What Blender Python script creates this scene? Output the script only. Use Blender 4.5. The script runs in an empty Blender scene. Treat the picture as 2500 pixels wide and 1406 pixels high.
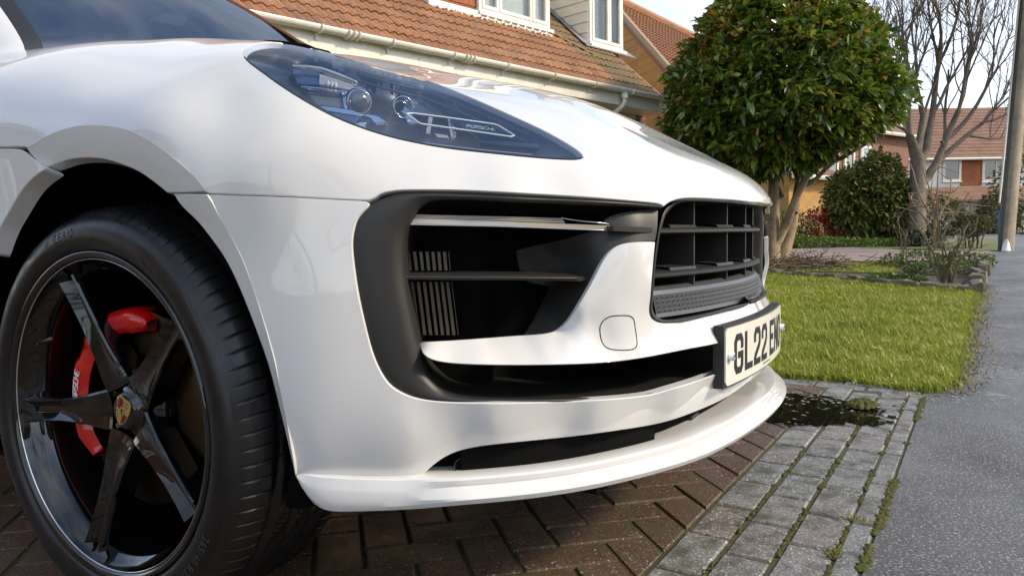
import bpy, bmesh, math, random
import numpy as np
from mathutils import Matrix, Vector
from mathutils.geometry import delaunay_2d_cdt
random.seed(7); rng = np.random.default_rng(7)
PI = math.pi
scene = bpy.context.scene
# ------------------------------------------------------------------ camera
FOC = 1861.56                       # focal length in photo pixels (photo is 2500 x 1406)
CAM = np.array([1.29238, -1.70490, 0.67383])
YAW, PITCH, ROLL = 2.09928, 0.0712, -0.0156
_f = np.array([math.cos(YAW)*math.cos(PITCH), math.sin(YAW)*math.cos(PITCH), -math.sin(PITCH)])
_r0 = np.array([math.sin(YAW), -math.cos(YAW), 0.0]); _u0 = np.cross(_r0, _f)
CR = _r0*math.cos(ROLL)+_u0*math.sin(ROLL); CU = _u0*math.cos(ROLL)-_r0*math.sin(ROLL); CF = _f
cd = bpy.data.cameras.new('camera'); cam = bpy.data.objects.new('camera', cd); scene.collection.objects.link(cam)
cd.sensor_fit = 'HORIZONTAL'; cd.sensor_width = 36.0; cd.lens = FOC/2500*36.0
cd.clip_start = 0.02; cd.clip_end = 3000
M = Matrix.Identity(4)
for i in range(3):
    M[i][0] = CR[i]; M[i][1] = CU[i]; M[i][2] = -CF[i]; M[i][3] = CAM[i]
cam.matrix_world = M
scene.camera = cam
# ------------------------------------------------------------------ light
SUN_EL, SUN_AZ = 34.0, 18.0         # azimuth of the sun in the ground plane (deg from +x, ccw)
world = bpy.data.worlds.new('World'); scene.world = world; world.use_nodes = True
wn = world.node_tree.nodes; wl = world.node_tree.links; wn.clear()
wo = wn.new('ShaderNodeOutputWorld'); bg = wn.new('ShaderNodeBackground')
sky = wn.new('ShaderNodeTexSky'); sky.sky_type = 'NISHITA'; sky.sun_disc = False
sky.sun_elevation = math.radians(SUN_EL); sky.sun_rotation = math.radians(90-SUN_AZ)
sky.dust_density = 1.0; sky.ozone_density = 2.0
tc = wn.new('ShaderNodeTexCoord'); sep = wn.new('ShaderNodeSeparateXYZ'); wl.new(tc.outputs['Generated'], sep.inputs[0])
def wmath(op, a, b=None):
    n = wn.new('ShaderNodeMath'); n.operation = op
    for k, v in enumerate((a, b)):
        if v is None: continue
        if isinstance(v, (int, float)): n.inputs[k].default_value = v
        else: wl.new(v, n.inputs[k])
    return n.outputs[0]
zc = wmath('MAXIMUM', wmath('ADD', sep.outputs[2], 0.18), 0.06)
cx_ = wmath('DIVIDE', sep.outputs[0], zc); cy_ = wmath('DIVIDE', sep.outputs[1], zc)
comb = wn.new('ShaderNodeCombineXYZ'); wl.new(cx_, comb.inputs[0]); wl.new(cy_, comb.inputs[1])
nz = wn.new('ShaderNodeTexNoise'); nz.inputs['Scale'].default_value = 0.6; nz.inputs['Detail'].default_value = 6
nz.inputs['Roughness'].default_value = 0.58; nz.inputs['Distortion'].default_value = 0.4; wl.new(comb.outputs[0], nz.inputs['Vector'])
ramp = wn.new('ShaderNodeValToRGB'); ramp.color_ramp.elements[0].position = 0.38; ramp.color_ramp.elements[1].position = 0.74
wl.new(wmath('ADD', nz.outputs['Fac'], wmath('MULTIPLY', wmath('SUBTRACT', 0.45, sep.outputs[2]), 0.22)), ramp.inputs[0])
nz2 = wn.new('ShaderNodeTexNoise'); nz2.inputs['Scale'].default_value = 2.3; nz2.inputs['Detail'].default_value = 6
wl.new(comb.outputs[0], nz2.inputs['Vector'])
ccol = wn.new('ShaderNodeMixRGB'); wl.new(nz2.outputs['Fac'], ccol.inputs[0])
ccol.inputs[1].default_value = (4.0, 4.4, 5.2, 1); ccol.inputs[2].default_value = (9.6, 9.3, 8.8, 1)
mixc = wn.new('ShaderNodeMixRGB'); wl.new(wmath('MULTIPLY', ramp.outputs[0], 0.86), mixc.inputs[0]); wl.new(sky.outputs[0], mixc.inputs[1]); wl.new(ccol.outputs[0], mixc.inputs[2])
wl.new(mixc.outputs[0], bg.inputs[0]); bg.inputs[1].default_value = 0.15
wl.new(bg.outputs[0], wo.inputs[0])
sd = bpy.data.lights.new('sun', 'SUN'); sd.energy = 2.1; sd.angle = math.radians(6.0); sd.color = (1.0, 0.85, 0.63)
sun = bpy.data.objects.new('sun', sd); scene.collection.objects.link(sun)
_a, _e = math.radians(SUN_AZ), math.radians(SUN_EL)
sun.rotation_euler = Vector((math.cos(_a)*math.cos(_e), math.sin(_a)*math.cos(_e), math.sin(_e))).to_track_quat('Z', 'Y').to_euler()
sun.location = (0, 0, 30)
scene.view_settings.view_transform = 'Standard'; scene.view_settings.look = 'None'
scene.view_settings.exposure = 0.84; scene.view_settings.gamma = 1.0
# ------------------------------------------------------------------ helpers
COL = scene.collection
def ray(px, py):
    px = np.asarray(px, float); py = np.asarray(py, float)
    return CF[None]+CR[None]*((px-1250)/FOC)[:, None]-CU[None]*((py-703)/FOC)[:, None]
def at(px, py, ax, v):               # point on the sight line of a photo pixel where one coordinate is known
    d = ray([px], [py])[0]; i = 'xyz'.index(ax)
    return CAM+d*(v-CAM[i])/d[i]
def proj(P):
    d = np.asarray(P, float)-CAM; z = d@CF
    return np.stack([1250+FOC*(d@CR)/z, 703-FOC*(d@CU)/z], -1)
def link(name, mesh, parent=None, mat=None):
    o = bpy.data.objects.new(name, mesh); COL.objects.link(o)
    if parent is not None: o.parent = parent
    if mat is not None:
        mesh.materials.clear(); mesh.materials.append(mat)
    return o
def mesh_from(name, V, Fc, smooth=True):
    me = bpy.data.meshes.new(name); me.from_pydata([tuple(map(float, v)) for v in V], [], [tuple(map(int, f)) for f in Fc]); me.update()
    if smooth: me.polygons.foreach_set('use_smooth', [True]*len(me.polygons))
    return me
def obj(name, V, Fc, mat, parent=None, smooth=True):
    return link(name, mesh_from(name, V, Fc, smooth), parent, mat)
def thing(name, label, cat, loc=(0, 0, 0), group=None, rotz=0.0):
    o = bpy.data.objects.new(name, None); COL.objects.link(o); o.location = loc; o.rotation_euler = (0, 0, rotz)
    o.empty_display_size = 0.1
    o['label'] = label; o['category'] = cat
    if group: o['group'] = group
    return o
def tag(o, label, cat, group=None):
    o['label'] = label; o['category'] = cat
    if group: o['group'] = group
    return o
def grid_faces(n, m, closed_n=False, closed_m=False, flip=False):
    F_ = []
    for i in range(n if closed_n else n-1):
        for j in range(m if closed_m else m-1):
            a = i*m+j; b = ((i+1) % n)*m+j; c = ((i+1) % n)*m+(j+1) % m; d = i*m+(j+1) % m
            F_.append((a, d, c, b) if flip else (a, b, c, d))
    return F_
class MB:
    def __init__(s): s.V = []; s.F = []
    def add(s, V, F_):
        o = len(s.V); s.V += [tuple(map(float, v)) for v in V]; s.F += [tuple(i+o for i in f) for f in F_]; return s
    def box(s, c, size, rot=None):
        h = np.array(size)/2
        v = np.array([(x, y, z) for x in (-1, 1) for y in (-1, 1) for z in (-1, 1)], float)*h
        if rot is not None: v = v@np.array(rot).T
        return s.add(v+np.array(c), [(0, 1, 3, 2), (4, 6, 7, 5), (0, 4, 5, 1), (2, 3, 7, 6), (0, 2, 6, 4), (1, 5, 7, 3)])
    def tube(s, pts, rad, n=8, cap=True):
        P = np.array(pts, float); m = len(P); rad = np.broadcast_to(rad, (m,))
        T = np.gradient(P, axis=0); T /= np.linalg.norm(T, axis=1)[:, None]+1e-12
        ref = np.array([0, 0, 1.0]) if abs(T[0][2]) < .9 else np.array([1.0, 0, 0])
        N = np.cross(T[0], ref); N /= np.linalg.norm(N); V = []
        for i in range(m):
            N = N-T[i]*(N@T[i]); N /= np.linalg.norm(N)+1e-12; B = np.cross(T[i], N)
            for k in range(n):
                a = 2*PI*k/n; V.append(P[i]+rad[i]*(N*math.cos(a)+B*math.sin(a)))
        F_ = grid_faces(m, n, False, True, True)
        if cap: F_ += [tuple(range(n)), tuple(range((m-1)*n, m*n))[::-1]]
        return s.add(V, F_)
    def prism(s, poly, ax0, ax1, org, d0, d1):      # polygon (a,b) in the plane org+a*ax0+b*ax1, extruded d0..d1 along the normal
        A = np.array(ax0, float); B = np.array(ax1, float); Nn = np.cross(A, B); Nn /= np.linalg.norm(Nn); O_ = np.array(org, float); n = len(poly)
        V = [O_+A*a+B*b+Nn*d0 for a, b in poly]+[O_+A*a+B*b+Nn*d1 for a, b in poly]
        F_ = [tuple(range(n))[::-1], tuple(range(n, 2*n))]+[(i, (i+1) % n, n+(i+1) % n, n+i) for i in range(n)]
        return s.add(V, F_)
    def build(s, name, mat, parent=None, smooth=False):
        return obj(name, s.V, s.F, mat, parent, smooth)
def smooth_curve(pts, step, closed=False):           # centripetal-ish cubic through points, resampled
    P = np.array(pts, float)
    if len(P) == 2:
        n = max(2, int(np.linalg.norm(P[1]-P[0])/step)+1); t = np.linspace(0, 1, n)[:, None]; return P[0]*(1-t)+P[1]*t
    d = np.linalg.norm(np.diff(P[:, :2], axis=0), axis=1)**.5; t = np.concatenate([[0], np.cumsum(d)])
    n = len(P); h = np.diff(t); A = np.zeros((n, n)); R_ = np.zeros_like(P); A[0, 0] = A[-1, -1] = 1   # natural cubic spline
    for i in range(1, n-1):
        A[i, i-1] = h[i-1]; A[i, i] = 2*(h[i-1]+h[i]); A[i, i+1] = h[i]
        R_[i] = 6*((P[i+1]-P[i])/h[i]-(P[i]-P[i-1])/h[i-1])
    m2 = np.linalg.solve(A, R_)
    def ev(x):
        i = np.clip(np.searchsorted(t, x, side='right')-1, 0, n-2); a = (t[i+1]-x)/h[i]; b = 1-a
        a = a[:, None]; b = b[:, None]; hh = h[i][:, None]
        return a*P[i]+b*P[i+1]+((a**3-a)*m2[i]+(b**3-b)*m2[i+1])*hh**2/6
    xs = np.linspace(0, t[-1], 40*n); D = ev(xs); s_ = np.concatenate([[0], np.cumsum(np.linalg.norm(np.diff(D[:, :2], axis=0), axis=1))])
    k = max(2, int(s_[-1]/step)+1); q = np.linspace(0, s_[-1], k)
    return np.stack([np.interp(q, s_, D[:, j]) for j in range(P.shape[1])], -1)
# ------------------------------------------------------------------ materials
def mat(name, col, rough=.5, metal=0.0, coat=0.0, spec=.5, noise=None, bump=None, emit=None, coatr=.03, rvar=None):
    m = bpy.data.materials.new(name); m.use_nodes = True; nt = m.node_tree; b = nt.nodes['Principled BSDF']
    b.inputs['Base Color'].default_value = (*col, 1); b.inputs['Roughness'].default_value = rough; b.inputs['Metallic'].default_value = metal
    b.inputs['Coat Weight'].default_value = coat; b.inputs['Coat Roughness'].default_value = coatr; b.inputs['Specular IOR Level'].default_value = spec
    tcn = nt.nodes.new('ShaderNodeTexCoord')
    if noise:                       # (scale, other colour, low, high)
        t = nt.nodes.new('ShaderNodeTexNoise'); t.inputs['Scale'].default_value = noise[0]; t.inputs['Detail'].default_value = 6; t.inputs['Roughness'].default_value = .65
        nt.links.new(tcn.outputs['Object'], t.inputs['Vector'])
        r = nt.nodes.new('ShaderNodeMapRange'); r.inputs['From Min'].default_value = noise[2]; r.inputs['From Max'].default_value = noise[3]
        nt.links.new(t.outputs['Fac'], r.inputs['Value'])
        x = nt.nodes.new('ShaderNodeMixRGB'); x.inputs[1].default_value = (*col, 1); x.inputs[2].default_value = (*noise[1], 1)
        nt.links.new(r.outputs[0], x.inputs[0]); nt.links.new(x.outputs[0], b.inputs['Base Color'])
    if bump:                        # (scale, strength, distance)
        t = nt.nodes.new('ShaderNodeTexNoise'); t.inputs['Scale'].default_value = bump[0]; t.inputs['Detail'].default_value = 5
        nt.links.new(tcn.outputs['Object'], t.inputs['Vector'])
        bp = nt.nodes.new('ShaderNodeBump'); bp.inputs['Strength'].default_value = bump[1]; bp.inputs['Distance'].default_value = bump[2]
        nt.links.new(t.outputs['Fac'], bp.inputs['Height']); nt.links.new(bp.outputs[0], b.inputs['Normal'])
    if rvar:                        # (scale, rough low, rough high)
        t = nt.nodes.new('ShaderNodeTexNoise'); t.inputs['Scale'].default_value = rvar[0]; t.inputs['Detail'].default_value = 5
        nt.links.new(tcn.outputs['Object'], t.inputs['Vector'])
        r = nt.nodes.new('ShaderNodeMapRange'); r.inputs['From Min'].default_value = .35; r.inputs['From Max'].default_value = .65
        r.inputs['To Min'].default_value = rvar[1]; r.inputs['To Max'].default_value = rvar[2]
        nt.links.new(t.outputs['Fac'], r.inputs['Value']); nt.links.new(r.outputs[0], b.inputs['Roughness'])
    if emit:
        b.inputs['Emission Color'].default_value = (*emit[0], 1); b.inputs['Emission Strength'].default_value = emit[1]
    return m
def clear_mat(name, tint, rough=0.0, ior=1.5):          # thin clear sheet: tinted transparency plus a fresnel reflection
    m = bpy.data.materials.new(name); m.use_nodes = True; nt = m.node_tree; nt.nodes.clear()
    o = nt.nodes.new('ShaderNodeOutputMaterial'); mx = nt.nodes.new('ShaderNodeMixShader'); tr = nt.nodes.new('ShaderNodeBsdfTransparent'); gl = nt.nodes.new('ShaderNodeBsdfGlossy')
    fr = nt.nodes.new('ShaderNodeFresnel'); gm = nt.nodes.new('ShaderNodeNewGeometry'); mr = nt.nodes.new('ShaderNodeMapRange'); mr.inputs['To Min'].default_value = ior; mr.inputs['To Max'].default_value = 1/ior; nt.links.new(gm.outputs['Backfacing'], mr.inputs['Value']); nt.links.new(mr.outputs[0], fr.inputs[0]); tr.inputs[0].default_value = (*tint, 1); gl.inputs['Roughness'].default_value = rough
    nt.links.new(fr.outputs[0], mx.inputs[0]); nt.links.new(tr.outputs[0], mx.inputs[1]); nt.links.new(gl.outputs[0], mx.inputs[2]); nt.links.new(mx.outputs[0], o.inputs[0])
    return m
# ================================================================== CAR: body reference surface
OB = np.array([0.10, 0.0, 0.45])
PL = np.array([(0, .925), (.2, .908), (.4, .862), (.5, .82), (.6, .765), (.7, .68), (.8, .56), (.86, .465), (.91, .355), (.94, .25), (.955, .1), (.962, -.1), (.963, -.4), (.957, -.85)])  # |y|, x
plan_pts = smooth_curve(np.stack([PL[:, 1], -PL[:, 0]], -1), .02)       # x, y along the right half, centre -> side
def fair(p, it=160):                  # Taubin fairing: evens the curvature without shrinking; mirrored at the centre line
    k = 12; q = np.concatenate([(p[1:k+1]*np.array([1, -1]))[::-1], p]); end = q[-3:].copy()
    for i in range(2*it):
        f = .5 if i % 2 == 0 else -.512; q[1:-1] += f*(.5*(q[:-2]+q[2:])-q[1:-1]); q[-3:] = end; q[:k] = (q[k+1:2*k+1]*np.array([1, -1]))[::-1]; q[k, 1] = 0
    return q[k:]
plan_pts = fair(plan_pts)
def plan_norm(p):
    t = np.gradient(p, axis=0); t /= np.linalg.norm(t, axis=1)[:, None]; n = np.stack([-t[:, 1], t[:, 0]], -1)
    return np.where(((p-np.array([.1, 0]))*n).sum(1)[:, None] < 0, -n, n)
plan_s = np.concatenate([[0], np.cumsum(np.linalg.norm(np.diff(plan_pts, axis=0), axis=1))]); plan_n = plan_norm(plan_pts)
def plan_at(s, off=0.0):             # arc length from the centre line (right half), outward offset -> x, y
    s = np.asarray(s, float); a = np.abs(s)
    p = np.stack([np.interp(a, plan_s, plan_pts[:, k]) for k in (0, 1)], -1); n = np.stack([np.interp(a, plan_s, plan_n[:, k]) for k in (0, 1)], -1)
    p = p+n*np.asarray(off)[..., None] if np.ndim(off) else p+n*off
    p = p.copy(); p[..., 1] = np.where(s < 0, -p[..., 1], p[..., 1]); return p      # negative s = left half
def s_of_y(y):
    return float(np.interp(abs(y), -plan_pts[:, 1], plan_s))
ctrl = []
_lv = [(.20, -.06), (.25, -.028), (.30, -.008), (.37, .0), (.45, .006), (.55, .008), (.65, .005), (.735, 0.0)]
for s in np.linspace(0, plan_s[-1]-.01, 17):
    for z, o in _lv:
        p = plan_at([s], o)[0]; ctrl.append((p[0], p[1], z))
def cp(px, py, y): ctrl.append(tuple(at(px, py, 'y', y)))
for a in [(900, 350, -.80), (1050, 372, -.735), (1200, 385, -.668), (1320, 390, -.612), (1425, 388, -.555), (760, 280, -.848), (680, 220, -.862), (600, 135, -.838),
          (400, 250, -.938), (500, 350, -.936), (600, 420, -.918), (700, 425, -.888), (800, 430, -.853), (900, 430, -.812), (1000, 430, -.765), (1150, 435, -.70), (1300, 440, -.632),
          (200, 250, -.945), (300, 200, -.91), (100, 200, -.925), (450, 180, -.885), (550, 260, -.895), (0, 240, -.95), (0, 330, -.965), (200, 308, -.964), (300, 325, -.963), (400, 385, -.961), (500, 468, -.95),
          (100, 120, -.76), (300, 99, -.752), (430, 93, -.748), (600, 98, -.742), (300, 125, -.83), (450, 118, -.81),
          (700, 106, -.70), (840, 141, -.665), (1000, 198, -.632), (1100, 239, -.61), (1200, 283, -.586), (1300, 329, -.560), (1400, 373, -.532)]:
    cp(*a)
ctrl += [(.800, 0, .836), (.885, 0, .787), (.585, 0, .955), (.365, 0, 1.031), (.118, 0, 1.100), (-.089, 0, 1.150), (-.35, 0, 1.190), (-.7, 0, 1.23),
         (.70, -.37, .874), (.80, -.385, .806), (.835, -.39, .772), (.55, -.35, .945), (.35, -.37, 1.008), (.1, -.39, 1.071), (-.15, -.40, 1.118), (-.45, -.42, 1.156),
         (.86, -.2, .797), (.78, -.19, .841), (.60, -.18, .943), (.36, -.18, 1.026), (.1, -.19, 1.096), (-.3, -.2, 1.17),
         (.73, -.48, .828), (.62, -.50, .890), (.45, -.52, .958), (.22, -.55, 1.022), (-.05, -.58, 1.072), (-.4, -.6, 1.112),
         (.80, -.5, .773), (.73, -.6, .765),
         (-.5, -.95, .95), (-.5, -.90, 1.03), (-.5, -.78, 1.088), (-.8, -.95, .95), (-.8, -.90, 1.04), (-.8, -.78, 1.10), (-.5, -.962, .86), (-.8, -.96, .86)]
ctrl = np.array(ctrl, float)
_mir = ctrl*np.array([1, -1, 1]); ctrl2 = np.concatenate([ctrl, _mir[np.abs(ctrl[:, 1]) > .004]])
_d = ctrl2-OB; _rr = np.linalg.norm(_d, axis=1); _dir = _d/_rr[:, None]
_D = np.linalg.norm(_dir[:, None]-_dir[None], axis=2); _n = len(_dir)
_K = np.zeros((_n+4, _n+4)); _K[:_n, :_n] = _D**3+np.eye(_n)*2e-4; _Pm = np.concatenate([np.ones((_n, 1)), _dir], 1); _K[:_n, _n:] = _Pm; _K[_n:, :_n] = _Pm.T
_w = np.linalg.solve(_K, np.concatenate([_rr, np.zeros(4)]))
def rad_of(dirs):
    out = np.empty(len(dirs))
    for i in range(0, len(dirs), 4000):
        q = dirs[i:i+4000]; D2 = np.maximum(2-2*(q@_dir.T), 0)
        out[i:i+4000] = (D2*np.sqrt(D2))@_w[:_n]+_w[_n]+q@_w[_n+1:]
    return out
def body_g(P):
    d = P-OB; r = np.linalg.norm(d, axis=1); return r-rad_of(d/r[:, None])
GUARD = [False]
def lift(px, off=0.0):               # pixels (n,2) -> first hit with the body surface grown by off
    px = np.asarray(px, float).reshape(-1, 2); n = len(px); off = np.broadcast_to(off, (n,)); d = ray(px[:, 0], px[:, 1])
    ts = np.linspace(.6, 3.3, 70); G = body_g((CAM+d[:, None]*ts[None, :, None]).reshape(-1, 3)).reshape(n, -1)-off[:, None]
    hit = G < 0; first = np.where(hit.any(1), hit.argmax(1), G.argmin(1)); first = np.maximum(first, 1)
    lo = ts[first-1].copy(); hi = ts[first].copy(); ok = hit.any(1)
    for _ in range(16):
        m = (lo+hi)/2; g = body_g(CAM+d*m[:, None])-off; c = g < 0; hi = np.where(c, m, hi); lo = np.where(c, lo, m)
    t = np.where(ok, hi, ts[first]); out = CAM+d*t[:, None]
    if GUARD[0]:                      # parts of the lamp must stay on the near side of the wing's crest
        for _ in range(24):
            bad = (out[:, 1] > np.interp(px[:, 0], [600, 760, 900, 960, 1010, 1060, 1425], [-.70, -.655, -.64, -.605, -.565, -.53, -.44])) & (px[:, 0] < 1300)
            if not bad.any(): break
            px = px.copy(); px[bad, 1] += 3.0; GUARD[0] = False; out[bad] = lift(px[bad], off[bad]); GUARD[0] = True
    return out
def to_dom(P):
    d = np.asarray(P)-OB; d = d/np.linalg.norm(d, axis=1)[:, None]; rho = np.arccos(np.clip(d[:, 2], -1, 1)); th = np.arctan2(d[:, 1], d[:, 0])
    return np.stack([rho*np.cos(th), rho*np.sin(th)], -1)
def from_dom(Q, off=0.0):
    rho = np.linalg.norm(Q, axis=1); th = np.arctan2(Q[:, 1], Q[:, 0]); d = np.stack([np.sin(rho)*np.cos(th), np.sin(rho)*np.sin(th), np.cos(rho)], -1)
    return OB+d*(rad_of(d)+off)[:, None]
def inside(Q, loops):
    c = np.zeros(len(Q), bool)
    for L_ in loops:
        a = L_; b = np.roll(L_, -1, 0)
        for (x0, y0), (x1, y1) in zip(a, b):
            if y0 == y1: continue
            m = (y0 > Q[:, 1]) != (y1 > Q[:, 1]); c ^= m & (Q[:, 0] < (x1-x0)*(Q[:, 1]-y0)/(y1-y0)+x0)
    return c
class Tps:                           # smooth offset field over the body domain from a few (pixel, offset) samples
    def __init__(s, samples):
        a = np.array(samples, float); s.Q = to_dom(lift(a[:, :2], a[:, 2])); n = len(a); D = np.linalg.norm(s.Q[:, None]-s.Q[None], axis=2)
        K = np.zeros((n+3, n+3)); K[:n, :n] = s.k(D)+np.eye(n)*2e-4; Pm = np.concatenate([np.ones((n, 1)), s.Q], 1); K[:n, n:] = Pm; K[n:, :n] = Pm.T
        s.w = np.linalg.solve(K, np.concatenate([a[:, 2], np.zeros(3)])); s.n = n
    @staticmethod
    def k(D): return D**2*np.log(D+1e-9)
    def __call__(s, Q):
        D = np.linalg.norm(Q[:, None]-s.Q[None], axis=2); return s.k(D)@s.w[:s.n]+s.w[s.n]+Q@s.w[s.n+1:]
def outline_px(segs, step=7):        # list of smooth pixel runs (corners where they join) -> dense pixel loop
    out = []
    for s_ in segs: out += list(smooth_curve(s_, step)[:-1])
    return np.array(out)
def lift_off(px, off):               # lift with an offset that may be a field
    if not callable(off): return lift(px, off)
    o = np.zeros(len(px))
    for _ in range(5): P = lift(px, o); o = off(to_dom(P))
    return lift(px, o)
def mesh_dom(loops, spacing):
    allp = []; edges = []
    for L_ in loops:
        b = len(allp); allp += [tuple(q) for q in L_]; edges += [(b+i, b+(i+1) % len(L_)) for i in range(len(L_))]
    A = np.concatenate(loops); lo = A.min(0); hi = A.max(0); g = []
    ys = np.arange(lo[1], hi[1], spacing*.866)
    for k, y in enumerate(ys):
        for x in np.arange(lo[0]+(spacing/2 if k % 2 else 0), hi[0], spacing): g.append((x, y))
    g = np.array(g); g = g[inside(g, loops)]
    if len(g):
        keep = np.ones(len(g), bool)
        for i in range(0, len(g), 2000): keep[i:i+2000] = (np.linalg.norm(g[i:i+2000, None]-A[None], axis=2).min(1) > spacing*.55)
        g = g[keep]
    co = [Vector(p) for p in allp]+[Vector(p) for p in g]
    V, E_, F_, *_r = delaunay_2d_cdt(co, edges, [], 0, 1e-7)
    V = np.array([tuple(v) for v in V]); F_ = np.array([f for f in F_ if len(f) == 3])
    c = V[F_].mean(1); F_ = F_[inside(c, loops)]
    return V, F_
def fix_orient(P, F_):
    a, b, c = P[F_[:, 0]], P[F_[:, 1]], P[F_[:, 2]]; n = np.cross(b-a, c-a); s = ((((a+b+c)/3-OB)*n).sum(1)) < 0
    F_ = F_.copy(); F_[s] = F_[s][:, ::-1]; return F_
def with_rim(P, F_, th, bev=.0018):
    ec = {}
    for f in F_:
        for i in range(3): ec[(f[i], f[(i+1) % 3])] = 1
    bd = [(a, b) for (a, b) in ec if (b, a) not in ec]
    if not bd or th <= 0: return P, [tuple(f) for f in F_]
    idx = sorted({i for e in bd for i in e}); pos = {v: k for k, v in enumerate(idx)}
    rd = P[idx]-OB; rd /= np.linalg.norm(rd, axis=1)[:, None]
    outd = np.zeros((len(idx), 3))
    for a, b in bd:
        e = P[b]-P[a]; o = np.cross(e, rd[pos[a]]); o /= np.linalg.norm(o)+1e-12; outd[pos[a]] += o; outd[pos[b]] += o
    outd /= np.linalg.norm(outd, axis=1)[:, None]+1e-12
    n0 = len(P); k = len(idx)
    R1 = P[idx]+outd*bev*.75-rd*bev; R2 = R1-rd*.0002; R3 = R1-rd*th; R0 = P[idx]
    V = np.concatenate([P, R0, R1, R2, R3]); Fo = [tuple(f) for f in F_]
    for a, b in bd:
        A, B = n0+pos[a], n0+pos[b]
        Fo.append((B, A, A+k, B+k)); Fo.append((B+2*k, A+2*k, A+3*k, B+3*k))
    return V, Fo
def panel(name, segs, mt, parent, off=0.0, th=.004, spacing=.014, sym=None, holes=(), step=7, dom_tail=None, bev=.0018):
    """A skin panel cut from the body surface. sym='full': right-half outline closed by its mirror image; sym='pair': a mirrored twin."""
    def to_loop(sg): return to_dom(lift_off(outline_px(sg, step), off))
    Q = to_loop(segs)
    if dom_tail is not None: Q = np.concatenate([Q, dom_tail])
    loops = [Q]
    for h in holes: loops.append(to_loop(h))
    if sym == 'full':
        Q = Q.copy(); Q[0, 1] = 0; Q[-1, 1] = 0; m = Q[::-1][1:-1]*np.array([1, -1]); loops = [np.concatenate([Q, m])]+loops[1:]+[h*np.array([1, -1]) for h in loops[1:]]
    V, F_ = mesh_dom(loops, spacing)
    P = from_dom(V, off(V*np.array([1, 1])) if callable(off) and sym != 'full' else (off(np.stack([V[:, 0], -np.abs(V[:, 1])], -1)) if callable(off) else off))
    F_ = fix_orient(P, F_); V2, F2 = with_rim(P, F_, th, bev)
    o = obj(name, V2, F2, mt, parent)
    if sym == 'pair': obj(name, V2*np.array([1, -1, 1]), [f[::-1] for f in F2], mt, parent)
    return o
def loftpx(name, A, B, prof, mt, parent, n=120, pair=True, step=4, smooth=True, ea=0.0):
    """Strip between two photo outlines; prof = [(t from A to B, inward offset)], continued past B where t > 1 only in depth."""
    def rs(c):
        d = np.concatenate(([smooth_curve(s_, step) for s_ in c])) if isinstance(c[0][0], (list, tuple, np.ndarray)) else smooth_curve(c, step)
        s_ = np.concatenate([[0], np.cumsum(np.linalg.norm(np.diff(d, axis=0), axis=1))]); q = np.linspace(0, s_[-1], n)
        return np.stack([np.interp(q, s_, d[:, k]) for k in (0, 1)], -1)
    a = rs(A); b = rs(B); rows = []
    for t, o in prof:
        if t <= 1: rows.append(lift(a*(1-t)+b*t, o))
        else:
            base = lift(b, prof[[p[0] for p in prof].index(1)][1]); dr = base-OB; dr[:, 2] *= .25; dr /= np.linalg.norm(dr, axis=1)[:, None]
            rows.append(base+dr*(o-prof[[p[0] for p in prof].index(1)][1]))
    V = np.concatenate(rows); F_ = grid_faces(len(prof), n)
    a0, b0, c0 = V[F_[len(F_)//2][0]], V[F_[len(F_)//2][1]], V[F_[len(F_)//2][2]]
    o = obj(name, V, F_, mt, parent, smooth)
    if pair: obj(name, V*np.array([1, -1, 1]), [f[::-1] for f in F_], mt, parent, smooth)
    return o
def tube_px(name, pts, off, rad, mt, parent, step=6, pair=True, n=6):
    c = smooth_curve(pts, step); P = lift(c, off); m = MB().tube(P, rad, n); m.build(name, mt, parent, True)
    if pair:
        m2 = MB().tube(P*np.array([1, -1, 1]), rad, n); m2.build(name, mt, parent, True)
def sweep(name, prof_fn, s0, s1, n, mt, parent, smooth=True):
    """prof_fn(s) -> list of (offset, z); swept along the plan curve between arc lengths (negative = left half)."""
    V = []; m = 0
    for s in np.linspace(s0, s1, n):
        pr = prof_fn(s); m = len(pr); xy = plan_at(np.full(m, s), np.array([p[0] for p in pr]))
        V += [(xy[k, 0], xy[k, 1], pr[k][1]) for k in range(m)]
    return obj(name, V, grid_faces(n, m), mt, parent, smooth)
# ================================================================== CAR: panels
def Zm(o, s, pts): return [(o[0]+x/s, o[1]+y/s) for x, y in pts]
HZ = ((550, 60), 2.7778); IZ = ((830, 440), 2.2321); LZ = ((700, 900), 1.9231)
M_white = mat('car_paint_white', (.70, .692, .668), .5, 0, 1.0, .15, coatr=.006); M_white.node_tree.nodes['Principled BSDF'].inputs['Coat IOR'].default_value = 1.56
M_trim = mat('black_plastic_trim', (.022, .021, .019), .46, 0, 0, .45, bump=(1400, .05, .0004))
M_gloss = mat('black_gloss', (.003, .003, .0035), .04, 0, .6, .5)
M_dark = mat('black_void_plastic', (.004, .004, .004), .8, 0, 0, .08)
M_rubber = mat('tyre_rubber', (.007, .007, .0075), .36, 0, 0, .5, bump=(260, .12, .001), rvar=(18, .24, .44))
M_chrome = mat('chrome', (.75, .76, .78), .09, 1.0)
M_lampbar = mat('lamp_clear_strip', (.42, .38, .32), .2, .25, .5, bump=(500, .3, .0006))
M_red = mat('caliper_red', (.62, .006, .004), .22, 0, .8)
M_disc = mat('brake_disc_steel', (.07, .048, .026), .34, 1.0, bump=(180, .12, .0008))
M_plate = mat('plate_white', (.80, .77, .66), .32, 0, .3, noise=(6, (.74, .70, .58), .45, .7))
M_ink = mat('plate_black', (.006, .006, .006), .4)
M_whitepl = mat('white_plastic', (.8, .8, .78), .35)
M_glass = clear_mat('windscreen_glass', (.025, .035, .05), 0, 4.4)
M_lens = clear_mat('headlight_lens', (.86, .92, .97), 0, 2.4)
M_house = mat('headlight_housing', (.018, .020, .024), .35, 0, .3)
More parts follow.
